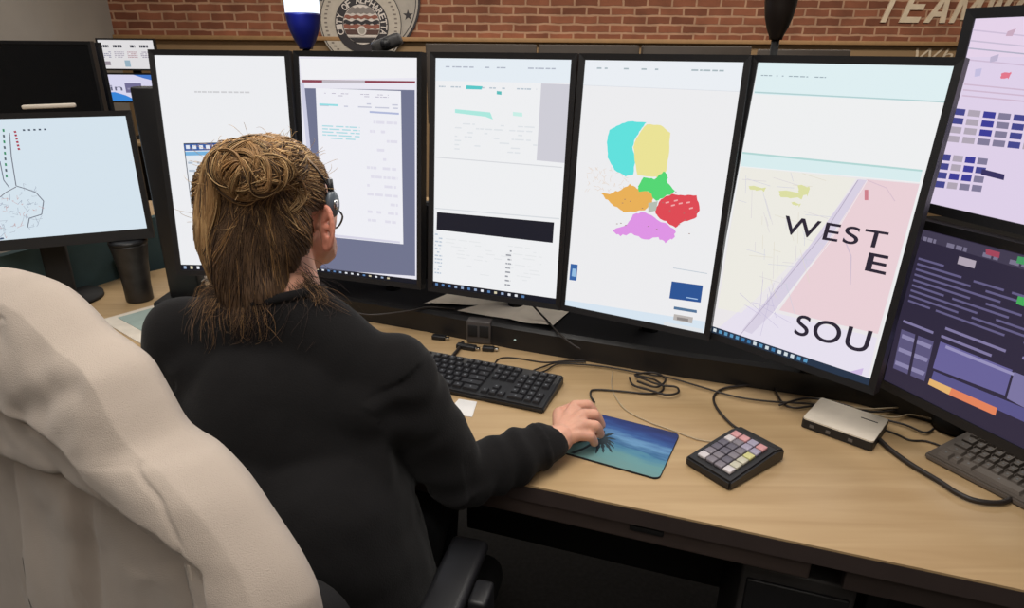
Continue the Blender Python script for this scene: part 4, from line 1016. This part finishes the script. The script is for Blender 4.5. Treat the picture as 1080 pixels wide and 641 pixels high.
b = MB(); b.tube([H(-.022, .088, -.056), H(-.01, .0935, -.0545), H(0, .0935, -.0555), H(.01, .0935, -.0545), H(.022, .088, -.056)], [.001, .0035, .004, .0035, .001], mat('lips', (186, 110, 104), .4), 8); b.build('lips', person)
# sweater
b = MB()
b.cap(NB+V((0, .004, .006)), .066, SH_L+V((.04, 0, .004)), .058, sub=3); b.cap(NB+V((0, .004, .006)), .066, SH_R+V((-.04, 0, .004)), .058, sub=3)
b.cap(SH_L, .062, SH_L+V((.05, 0, 0)), .06); b.cap(SH_R, .062, SH_R+V((-.05, 0, 0)), .06)
b.ell(CH, (.185, .13, .19), sub=4)
b.hull([SH_L+V((.0, -.055, -.02)), SH_R+V((0, -.055, -.02)), SH_L+V((0, .05, -.03)), SH_R+V((0, .05, -.03)), PL+V((-.17, -.12, .06)), PL+V((.17, -.12, .06)), PL+V((-.17, .13, .06)), PL+V((.17, .13, .06)), NB+V((.05, 0, .03)), NB+V((-.05, 0, .03)), NB+V((0, -.05, .025))], BLK)
b.cap(PL+V((-.07, 0, .02)), .155, PL+V((-.05, 0, .2)), .145, sub=3); b.cap(PL+V((.07, 0, .02)), .155, PL+V((.05, 0, .2)), .145, sub=3)
for A, B, C in ((SH_L, EL_L, WR_L), (SH_R, EL_R, WR_R)):
    b.cap(A, .062, A.lerp(B, .5), .058, sub=3); b.cap(A.lerp(B, .5), .058, B, .051, sub=3); d_w = (C-B).normalized(); C2 = C-d_w*.02
    b.cap(B, .051, C2.lerp(B, .45), .046, sub=3); b.cap(C2.lerp(B, .45), .046, C2.lerp(B, .12), .035, sub=3); b.cap(C2.lerp(B, .16), .034, C2, .0335, sub=3)
b.cap(SH_R+V((-.045, 0, -.045)), .082, SH_R.lerp(EL_R, .30), .058, sub=3); b.cap(SH_L+V((.045, 0, -.045)), .082, SH_L.lerp(EL_L, .30), .058, sub=3)
me = setmat(evaluated(b, .0045, 24, .5), SWEAT)
# cloth folds
nrm = [v.normal.copy() for v in me.vertices]
def armcoord(p, A, B):
    d = B-A; t = (p-A).dot(d)/d.length_squared; return t, (p-(A+d*t)).length
for i, v in enumerate(me.vertices):
    p = v.co; k = .0035*noise.noise(p*9)+.002*noise.noise(p*22)
    q = p+V((noise.noise(p*5), noise.noise(p*5+V((9, 0, 0))), 0))*.05
    wz = max(0, min(1, (SH_R.z-p.z)/.15))
    k += wz*.0045*math.sin((q.x*.55+q.z)*62+2*noise.noise(p*6))*max(0, .35+noise.noise(p*4.5))
    for A, B in ((SH_R, EL_R), (EL_R, WR_R), (SH_L, EL_L)):
        t, r = armcoord(p, A, B)
        if -.05 < t < 1.05 and r < .08: k += .0035*math.sin(t*26+3*noise.noise(p*12))*(.4+noise.noise(p*10))
    t, r = armcoord(p, WR_R+(EL_R-WR_R).normalized()*.02, EL_R)
    if .12 < t < .17 and r < .06: k += .0025
    v.co = p+nrm[i]*k
sw = link('sweater', me, person); sw['label'] = 'black long-sleeved knit sweater'
b = MB(); cn = H(0, -.022, -.05); ax = (cn-NB).normalized(); o1 = ax.orthogonal().normalized(); o2 = ax.cross(o1)
ring = [NB+ax*.036+(o1*math.cos(a)+o2*math.sin(a))*.060 for a in [2*math.pi*k/36 for k in range(37)]]
b.tube(ring, .0075, SWEAT, 8); b.build('collar', person)
b = MB()
for s_ in (-1, 1):
    hip, kn, an = PL+V((s_*.09, .03, 0)), V((-.31+s_*.13, 1.20, .56)), V((-.31+s_*.12, 1.14, .11))
    b.cap(hip, .105, kn, .072, sub=3); b.cap(kn, .072, an+V((0, 0, .03)), .055, sub=3)
b.cap(PL+V((-.07, 0, -.0)), .125, PL+V((.07, 0, -.0)), .125, sub=3)
link('trousers', setmat(evaluated(b, .008, 6), TROUS), person)
for s_ in (-1, 1):
    an = V((-.31+s_*.12, 1.14, .11)); b = MB(); b.cap(an+V((0, -.025, -.055)), .044, an+V((0, .15, -.068)), .036, BLK2, sub=3); b.box((an.x, an.y+.065, .009), (.085, .27, .018), BLK2, bev=.006); b.build('shoe', person)

# hair
b = MB()
R4 = HM.to_3x3().to_4x4()
b.ell(H(.003, -.009, .025), (.079, .096, .089), M=R4, sub=4)
b.ell(H(-.018, -.058, -.012), (.064, .050, .078), M=R4, sub=4)
b.ell(H(-.034, -.050, .030), (.046, .052, .064), M=R4, sub=3)
b.cap(H(-.022, -.055, -.03), .056, H(-.016, -.060, -.100), .045)
b.ell(H(.022, -.045, -.005), (.057, .045, .080), M=R4, sub=3); b.ell(H(.012, -.066, -.088), (.040, .036, .045), M=R4, sub=3)
BUN = aty(266, 178, .835)
b.ell(BUN, (.050, .035, .036), sub=3); b.ell(BUN+V((-.030, .02, -.012)), (.040, .036, .046), sub=3); b.ell(BUN+V((.035, .02, .002)), (.030, .03, .030), sub=3)
cap_me = evaluated(b, .004, 6)
bm = bmesh.new(); bm.from_mesh(cap_me); kill = []
Hi = HM.inverted()
def openface(q):
    face = q.y > .034+.25*max(0, (q.z-.02)) and q.z < .062-.25*abs(q.x)
    ear = q.x > .045 and q.y > -.030 and q.z < .012
    neck = q.x > .030 and q.y > -.052 and q.z < -.045
    side = abs(q.x) > .05 and q.y > .012 and q.z < .045
    return face or ear or side or neck
for v in bm.verts:
    q = Hi @ v.co
    if openface(q): kill.append(v)
    v.co = v.co+v.normal*(.0010*math.sin(q.x*260+4*noise.noise(q*18))+.0012*noise.noise(q*40))
bmesh.ops.delete(bm, geom=kill, context='VERTS'); bm.to_mesh(cap_me); bm.free()
for q_ in cap_me.polygons: q_.use_smooth = True
setmat(cap_me, HAIRM[1])
from mathutils.bvhtree import BVHTree
bm = bmesh.new(); bm.from_mesh(cap_me); bvh = BVHTree.FromBMesh(bm)
vsrc = [v.co.copy() for v in bm.verts]; bm.free()
bm = bmesh.new(); bm.from_mesh(sw.data); bmesh.ops.transform(bm, matrix=WM[sw], verts=bm.verts); sbvh = BVHTree.FromBMesh(bm); bm.free()
hair = link('hair', cap_me, person); hair['label'] = 'honey-brown hair gathered in a messy bun'
rh = random.Random(12)
hb = MB()
def pick(z, patch=0):
    x = rh.random()+patch*.35
    top = max(-1, min(1, (z-HC.z-.01)/.07))  # crown light and nape shade put into strand colour by height
    if x < .30+.26*top: return HAIRM[0]
    if x < .38+.42*top: return HAIRM[2]
    if x < .88+.1*top: return HAIRM[1]
    return HAIRM[3]
def strand(P, r, m):
    for _ in range(2): P = [P[0]]+[(P[i-1]+P[i]*2+P[i+1])/4 for i in range(1, len(P)-1)]+[P[-1]]
    hb.tube(P, [r*(.45+.55*math.sin(math.pi*min(1, (i+1)/len(P)))) for i in range(len(P))], m, 3, cap=False)
for k in range(5200):
    s = rh.choice(vsrc)
    if (s-BUN).length < .035: continue
    tgt = BUN+V((rh.uniform(-.03, .03), .0, rh.uniform(-.022, .016)))
    off = rh.uniform(.0002, .0024); ph = rh.uniform(0, 6); am = rh.uniform(0, .0016); P = []
    sg = rh.uniform(.35, .95); pt = noise.noise(s*28)
    for j in range(10):
        t = j/9*sg; p = s.lerp(tgt, t); p = p+V((math.sin(t*4+ph), 0, math.cos(t*3+ph)))*am
        q, n, _, _ = bvh.find_nearest(p)
        P.append(q+n*off)
    strand(P, rh.uniform(.0005, .0010), pick(s.z, pt))
# bun: twisted locks, each a bundle of parallel hairs
for lk in range(26):
    c = BUN+V((rh.choice([-.012, -.002, .008, .030])+rh.uniform(-.006, .006), .012, rh.uniform(-.012, .012))); R1, R2 = rh.uniform(.016, .036), rh.uniform(.014, .032)
    a0 = rh.uniform(0, 6.28); ln = rh.uniform(1.6, 4.2); ax = V((rh.uniform(-.45, .45), 1, rh.uniform(-.3, .5))).normalized(); o1 = ax.orthogonal().normalized(); o2 = ax.cross(o1)
    base_off = rh.uniform(.001, .006); pt = rh.uniform(-1, 1)
    for e in range(26):
        w = rh.gauss(0, .0042); lift = base_off+.004*math.exp(-(w/.005)**2)*rh.random(); P = []
        for j in range(14):
            a = a0+ln*j/13+w*4; k1 = math.sqrt(max(0, math.sin(math.pi*j/13)))
            p = c+o1*(R1+w*k1)*math.cos(a)+o2*(R2+w*k1)*math.sin(a)-V((0, .03, 0))
            q, n, _, _ = bvh.find_nearest(p); P.append(q+n*lift*k1)
        strand(P, rh.uniform(.0006, .0011), pick(BUN.z+.03, pt))
# swept loops at the right of the bun
for (pts, r_s) in (([(276, 190), (296, 192), (310, 198), (319, 206), (317, 216), (308, 223)], .0009), ([(298, 166), (311, 177), (320, 191), (325, 205), (320, 215)], .0009), ([(290, 172), (306, 182), (315, 198), (312, 213), (304, 222)], .0008)):
    for e in range(12):
        P = []; ex, ey = rh.gauss(0, 1.6), rh.gauss(0, 1.3); ll = rh.uniform(.001, .005)
        for (x, y) in pts:
            d = ray(x+ex, y+ey).normalized(); h = bvh.ray_cast(EYE, d)
            P.append((h[0]-d*ll) if h[0] else aty(x, y, .86))
        strand(catmull(P, 4), r_s*rh.uniform(.6, 1), HAIRM[2] if e % 3 else HAIRM[0])
# fine flyaways
for k in range(120):
    s = rh.choice(vsrc)
    if s.z < HC.z+.0: continue
    q, n, _, _ = bvh.find_nearest(s); d = (n+V((rh.uniform(-1.4, 1.4), rh.uniform(-1, 1), rh.uniform(-.6, 1)))).normalized(); l = rh.uniform(.006, .018); P = []
    for j in range(8): t = j/7; P.append(q+n*l*.5*math.sin(3*t)+d*l*1.6*t)
    strand(P, .0003, HAIRM[2])
# swept locks over the left side
for lk in range(30):
    A = BUN+V((rh.uniform(-.025, .012), .01, rh.uniform(.022, .036))); Mi = BUN+V((rh.uniform(-.075, -.04), .01, rh.uniform(-.02, .012))); Z = H(rh.uniform(-.085, -.045), -.07, rh.uniform(-.08, -.02)); pt = rh.uniform(-1, .6); bo = rh.uniform(.0012, .005)
    for e in range(24):
        w = V((rh.gauss(0, .004), 0, rh.gauss(0, .003))); P = []
        for p_ in catmull([A+w, (A+Mi)/2+V((-.008, 0, .012))+w, Mi+w, (Mi+Z)/2+V((.004, 0, 0))+w, Z+w*1.5], 4):
            q, n, _, _ = bvh.find_nearest(p_-V((0, .02, 0))); P.append(q+n*bo*rh.uniform(.97, 1.03))
        strand(P, rh.uniform(.0005, .0009), pick(BUN.z+.02, pt))
# frizzy loose hair from the nape over the collar, in curling clumps
for cl in range(56):
    x0 = rh.uniform(-.080, .048); l0 = rh.uniform(.03, .10)*(1 if x0 < .02 else .8); dx0 = rh.gauss(0, .022)+(x0+.015)*.45; fr0 = rh.uniform(4, 13); ph0 = rh.uniform(0, 6.3); cw0 = rh.uniform(.004, .013); mm_ = rh.choice([HAIRM[3], HAIRM[3], HAIRM[1]])
    for e in range(17):
        s = H(x0+rh.gauss(0, .005), -.066+abs(x0+.015)*.45+rh.uniform(-.004, .010), -.078+rh.uniform(-.02, .03)); P = []
        dx = dx0+rh.gauss(0, .010); l = l0*rh.uniform(.55, 1.15); fr = fr0*rh.uniform(.9, 1.1); ph = ph0+rh.gauss(0, .3); cw = cw0*rh.uniform(.6, 1.2); lim = .001+.012*rh.random()
        for j in range(18):
            t = j/17; p_ = s+V((dx*t+cw*math.sin(fr*t+ph)*min(1, t*2), -.02*t, -l*t+cw*.8*math.cos(fr*t+ph)*min(1, t*2)))
            q, n, _, dd = sbvh.find_nearest(p_); lj = lim*(1-.6*t)+.003*abs(math.sin(fr*t+ph))
            if (p_-q).dot(n) < lj: p_ = q+n*lj
            P.append(p_)
        strand(P, rh.uniform(.0002, .0004), mm_ if rh.random() < .85 else HAIRM[0])
link_o = hb.build('hair_strands', person, norm=False)
link_o['kind'] = 'stuff'

# headset
hs_ = thing('headset', 'black headset with a thin band over the hair of the seated person', 'headset', M=HM)
b = MB(); P = []
for k in range(25):
    a = math.radians(-8+196*k/24); P.append(H(.0875*math.cos(a), .016-.036*math.sin(a), .022+.0925*math.sin(a)))
b.tube(P, .0014, BLK, 8); b.build('headband', hs_)
b = MB(); b.tube([p+Uu*.0012 for p in P[4:21]], .0014, mat('band_pad', (170, 150, 130), .5), 6); b.build('band_pad', hs_)
for s_ in (-1, 1):
    b = MB(); e = H(s_*.085, .014, .018); b.ell(e, (.009, .014, .020), mat('ear_piece', (92, 100, 110), .3), M=R4, sub=3); b.ell(e+Rr*s_*.008+Uu*.0-Ff*.004, (.003, .006, .008), CHROME, M=R4, sub=2)
    b.tube([e+Uu*.012, e+Uu*.035-Rr*s_*.001], .0045, BLK, 8); b.build('ear_piece', hs_)
b = MB(); b.tube(catmull([H(.086, .024, .008), H(.074, .06, -.012), H(.052, .084, -.035), H(.03, .1, -.045)], 5), .0015, BLK, 6); b.ell(H(.03, .1, -.045), (.006, .005, .005), BLK); b.build('microphone_boom', hs_)

# office chairs
CHAIRF = mat('chair_fabric', (21, 20, 22), .9, bump=.4, bscale=500)
def office_chair(label, p, yaw, back_h, back_w, back_y=-.2, arms=True, sup=1, back_z0=.56, tilt=.1, seat_z=.47, thick=.05, adds=True):
    M = Matrix.Translation(V(p)) @ rz(yaw)
    t = thing('office_chair', label, 'chair', M=M)
    P = lambda x, y, z: M @ V((x, y, z))
    b = MB(); b.box((0, .03, seat_z-.04), (.50, .48, .08), CHAIRF, M, bev=.035, seg=4); b.build('seat', t)
    bm_ = bmesh.new(); N = 20; rings = []
    pts = rrect(back_w, back_h, min(back_w, back_h)*.28, 6); b = MB()
    ft, bt = [], []
    grid = []
    for yy, ins in ((0, .012), (.008, .003), (thick*.5, 0), (thick-.008, .003), (thick, .012)):
        ring = []
        for x, z in pts:
            cx, cz = x-back_w/2, z-back_h/2; k = 1-ins/(back_w/2)
            x2, z2 = cx*k, cz*k+back_h/2
            ring.append(b.bm.verts.new(P(x2, back_y-.0-tilt*z2+yy-thick-.25*(back_w/2)**2+.9*x2*x2*.3, back_z0+z2)))
        grid.append(ring)
    fs = [b.bm.faces.new(grid[0][::-1]), b.bm.faces.new(grid[-1])]; n = len(pts)
    for r0, r1 in zip(grid, grid[1:]):
        for i in range(n): fs.append(b.bm.faces.new([r0[i], r0[(i+1) % n], r1[(i+1) % n], r1[i]]))
    b._fin(fs, CHAIRF, True); b.build('backrest', t)
    b = MB(); b.tube(catmull([P(0, -.08, seat_z-.08), P(0, back_y-.06*sup, seat_z-.07), P(0, back_y-.10*sup, seat_z+.06), P(0, back_y-.07*sup-tilt*.2*sup, back_z0+(.15 if sup else .03))], 5), .018, BLK, 10); b.build('back_support', t)
    if arms:
        for s_ in (-1, 1):
            ar = MB(); ar.box((s_*.235, -.02, .645), (.065, .22, .026), BLK, M, bev=.012, seg=3); a = ar.build('armrest', t)
            ar = MB(); ar.box((s_*.285, -.02, .56), (.03, .05, .19), BLK, M, bev=.006); ar.box((s_*.20, -.02, seat_z-.085), (.2, .05, .02), BLK, M, bev=.004); ar.box((s_*.285, -.02, .42), (.032, .052, .09), BLK, M, bev=.004)
            ar.build('arm_post', t)
            ar = MB(); ar.box((s_*.285, -.047, .60), (.008, .004, .03), CHROME, M, bev=.001); ar.build('height_button', t)
    b = MB(); b.tube([P(0, 0, seat_z-.085), P(0, 0, .24)], .024, CHROME, 16); b.tube([P(0, 0, .28), P(0, 0, .1)], .032, BLK, 16); b.build('gas_column', t)
    b = MB(); b.box((0, 0, seat_z-.095), (.22, .2, .03), BLK, M, bev=.006); b.build('tilt_mechanism', t)
    for k in range(5):
        a = 2*math.pi*k/5+.3; c, s2 = math.cos(a), math.sin(a)
        b = MB(); b.tube([P(.02*c, .02*s2, .12), P(.29*c, .29*s2, .085)], [.026, .014], BLK, 10); lg = b.build('base_leg', t)
        b = MB(); b.tube([P(.29*c-.02*s2, .29*s2+.02*c, .03), P(.29*c+.02*s2, .29*s2-.02*c, .03)], .0295, BLK, 16); b.tube([P(.29*c, .29*s2, .03), P(.29*c, .29*s2, .09)], .008, BLK, 8); b.build('caster', lg)
    return t
office_chair('black office chair with padded armrests under the seated person', (-.315, .85, 0), math.radians(-14), .23, .32, back_y=-.155, tilt=.06)

# cream hooded jacket on the near chair
JA = math.radians(-30)
ju = V((math.cos(JA), math.sin(JA), 0)); jn = V((-math.sin(JA), math.cos(JA), 0)); jup = (V((0, 0, 1))+jn*.06).normalized(); jnn = ju.cross(jup)*1
if jnn.dot(jn) < 0: jnn = -jnn
J0 = aty(180, 445, .56)
def J2(px, py): q = onplane(px, py, J0, jnn)-J0; return (q.dot(ju), q.dot(jup))
out_px = [(344, 760), (339, 690), (331, 641), (323, 618), (308, 588), (286, 553), (259, 514), (228, 480), (208, 466), (190, 449), (170, 414), (150, 380), (128, 360), (108, 345), (84, 322), (58, 301), (30, 289), (0, 282), (-40, 280)]
OL = [V((*J2(x, y), 0)) for x, y in out_px]; qa = OL[-1]; OL.insert(0, V((OL[0].x+.01, OL[0].y-.5, 0)))
OL += [qa+V((-.10, -.012, 0)), qa+V((-.19, -.04, 0)), qa+V((-.27, -.10, 0)), qa+V((-.32, -.20, 0)), qa+V((-.34, -.38, 0)), qa+V((-.34, -.85, 0))]
OL = catmull(OL, 6)
zb = min(p.y for p in OL)
polyl = lambda pts: [J2(x, y) for x, y in pts]
def sdist(pl, x, y):
    """signed distance to an open polyline, + on its left side going along"""
    best = 9; sg = 1
    for (x0, y0), (x1, y1) in zip(pl, pl[1:]):
        dx, dy = x1-x0, y1-y0; l2 = dx*dx+dy*dy; t = max(0, min(1, ((x-x0)*dx+(y-y0)*dy)/l2)); ex, ey = x-x0-dx*t, y-y0-dy*t; d = ex*ex+ey*ey
        if d < best: best = d; sg = 1 if dx*(y-y0)-dy*(x-x0) > 0 else -1
    return math.sqrt(best)*sg
C1 = polyl([(-120, 365), (-40, 372), (0, 385), (50, 408), (100, 432), (135, 455), (165, 492), (190, 512), (228, 535), (262, 570), (280, 640), (284, 760)])
C2 = polyl([(-120, 415), (-50, 430), (0, 447), (30, 460), (60, 470), (115, 487), (160, 515), (200, 543), (235, 564), (243, 600), (250, 660), (254, 800)])
S1 = polyl([(41, 440), (44, 500), (52, 580), (58, 641), (66, 800)])
S2 = polyl([(103, 440), (106, 500), (112, 580), (116, 641), (120, 800)])
S0 = polyl([(-10, 330), (10, 342), (32, 338), (52, 322)])
D1 = polyl([(18, 392), (34, 376), (50, 352), (54, 338)]); D2 = polyl([(88, 415), (108, 406), (130, 392)])
L1 = polyl([(125, 590), (160, 598), (200, 596), (235, 586)]); L2 = polyl([(62, 612), (85, 620), (112, 606)])
Z1 = polyl([(196, 470), (225, 500), (246, 540), (250, 575)])
HOL = J2(115, 503)
sm = lambda d, w: 1/(1+math.exp(-max(-30, min(30, d/w))))
ga = lambda d, w: math.exp(-(d/w)**2)
RIP = [polyl([(150+i*17, 492+i*11), (158+i*15, 512+i*10)]) for i in range(5)]
def folds(x, y):
    d1, d2 = sdist(C1, x, y), sdist(C2, x, y)
    k = .014*sm(d1, .0016)-.007*ga(d1+.002, .005)-.030*(1-sm(d2, .0020))-.005*ga(d2+.004, .010)
    low = sm(-d2, .003)
    a, c = sdist(S1, x, y), sdist(S2, x, y)          # strip lies left of S2 and right of S1 (going down)
    ins = sm(a, .0016)*sm(-c, .0016); 
    k += .015*low*ins
    k -= .006*low*(ga(a+.004, .01)+ga(c-.004, .012))
    k -= .012*math.exp(-(((x-HOL[0])/.012)**2+((y-HOL[1])/.026)**2))*sm(c, .002)
    k -= .0035*ga(sdist(S0, x, y), .003)+.005*ga(sdist(D1, x, y), .016)+.006*ga(sdist(D2, x, y), .018)
    k += low*(.003*ga(sdist(L1, x, y), .008)+.002*ga(sdist(L2, x, y), .006))-.002*ga(sdist(Z1, x, y), .003)
    for r in RIP: k -= .0025*ga(sdist(r, x, y), .005)
    p = V((x, y, 3))
    k += .006*noise.noise(p*7)+.004*noise.noise(V((x*14, y*9, 5)))+.0016*noise.noise(p*36)
    return k
bm = bmesh.new()
n = len(OL); cx = J2(60, 600)[0]; ztop = max(p.y for p in OL)
NR = 190
frontR, backR = [], []
for r in range(NR+1):
    q = (r/NR)**1.25; fr_, br_ = [], []
    for i, p in enumerate(OL):
        ty = min(p.y, ztop-.22); tx = cx
        x, y = p.x+(tx-p.x)*q, p.y+(ty-p.y)*q
        dist = math.hypot(x-p.x, y-p.y)
        w = min(1, dist/.11); dome = math.sqrt(max(0, 1-(1-w)**2)); T = .064*dome
        fo = folds(x, y)*min(1, dist/.02)
        base = J0+ju*x+jup*y
        if r == 0:
            v = bm.verts.new(base); fr_.append(v); br_.append(v)
        else:
            fr_.append(bm.verts.new(base-jnn*(T+fo-.014*dome))); br_.append(bm.verts.new(base+jnn*(.038*dome+.004*noise.noise(base*9))))
    frontR.append(fr_); backR.append(br_)
for R_, rev in ((frontR, False), (backR, True)):
    for a, c in zip(R_, R_[1:]):
        for i in range(n-1):
            f = [a[i], a[i+1], c[i+1], c[i]]
            try: ff = bm.faces.new(f[::-1] if rev else f); ff.smooth = True
            except ValueError: pass
bmesh.ops.recalc_face_normals(bm, faces=bm.faces[:])
me = bpy.data.meshes.new('hooded_jacket'); bm.to_mesh(me); bm.free(); me.materials.append(FLEECE)
jk = thing('hooded_jacket', 'cream fleece hooded jacket draped over the near chair back', 'jacket', loc=J0+V((0, 0, zb)))
link('jacket_shell', me, jk)
def jpt(px, py, lift=.0): x, y = J2(px, py); return J0+ju*x+jup*y-jnn*(.046+folds(x, y)+lift)
b = MB(); zp = [(241, 566), (245, 585), (249, 605), (252, 625), (255, 645), (258, 680), (260, 720)]
b.tube(catmull([jpt(x, y, .003) for x, y in zp], 5), .0016, mat('zip_metal', (206, 198, 190), .3, metal=.6), 6)
b.tube(catmull([jpt(x+4, y, .002) for x, y in zp], 5), .0022, mat('zip_tape', (196, 184, 172), .9), 6)
b.build('zipper', jk)
# near chair beneath the jacket
cc = J0+ju*(cx+.0)-jn*.262; 
office_chair('office chair hidden beneath the cream jacket in the near left corner', (cc.x, cc.y, 0), JA+math.pi, .48, .30, back_y=-.235, tilt=.06, back_z0=.60, arms=False, thick=.02, sup=0)

# ------------------------------------------------------------------ light
def area(name, loc, size, power, color=(1, .95, .88), rot=(0, 0, 0), sy=None):
    L = bpy.data.lights.new(name, 'AREA'); L.energy = power; L.color = color; L.shape = 'RECTANGLE'; L.size = size; L.size_y = sy or size
    o = bpy.data.objects.new(name, L); o.location = loc; o.rotation_euler = rot; col.objects.link(o); return o
area('ceiling_and_fill_light', (-.3, .3, 2.76), 1.2, 34)
area('ceiling_and_fill_light', (.9, 1.6, 2.76), .6, 18, sy=1.2)
area('ceiling_and_fill_light', (-1.8, 1.6, 2.76), .6, 13, sy=1.2)
area('ceiling_and_fill_light', (.8, 4.3, 2.76), 6.5, 122, color=(1, .93, .84), sy=.6)  # unseen, stretched wide to even out the light on the brick wall
area('ceiling_and_fill_light', (-.2, -1.0, 2.76), 1.6, 15, sy=.8)  # added fill behind the camera, lifts the jacket front and desk fascia
w = bpy.data.worlds.new('room_ambient'); sc.world = w; w.use_nodes = True
w.node_tree.nodes['Background'].inputs[0].default_value = (.8, .85, 1, 1); w.node_tree.nodes['Background'].inputs[1].default_value = .5
sc.view_settings.view_transform = 'Standard'; sc.view_settings.look = 'None'; sc.view_settings.gamma = 1; sc.view_settings.use_curve_mapping = False
sc.view_settings.exposure = 0
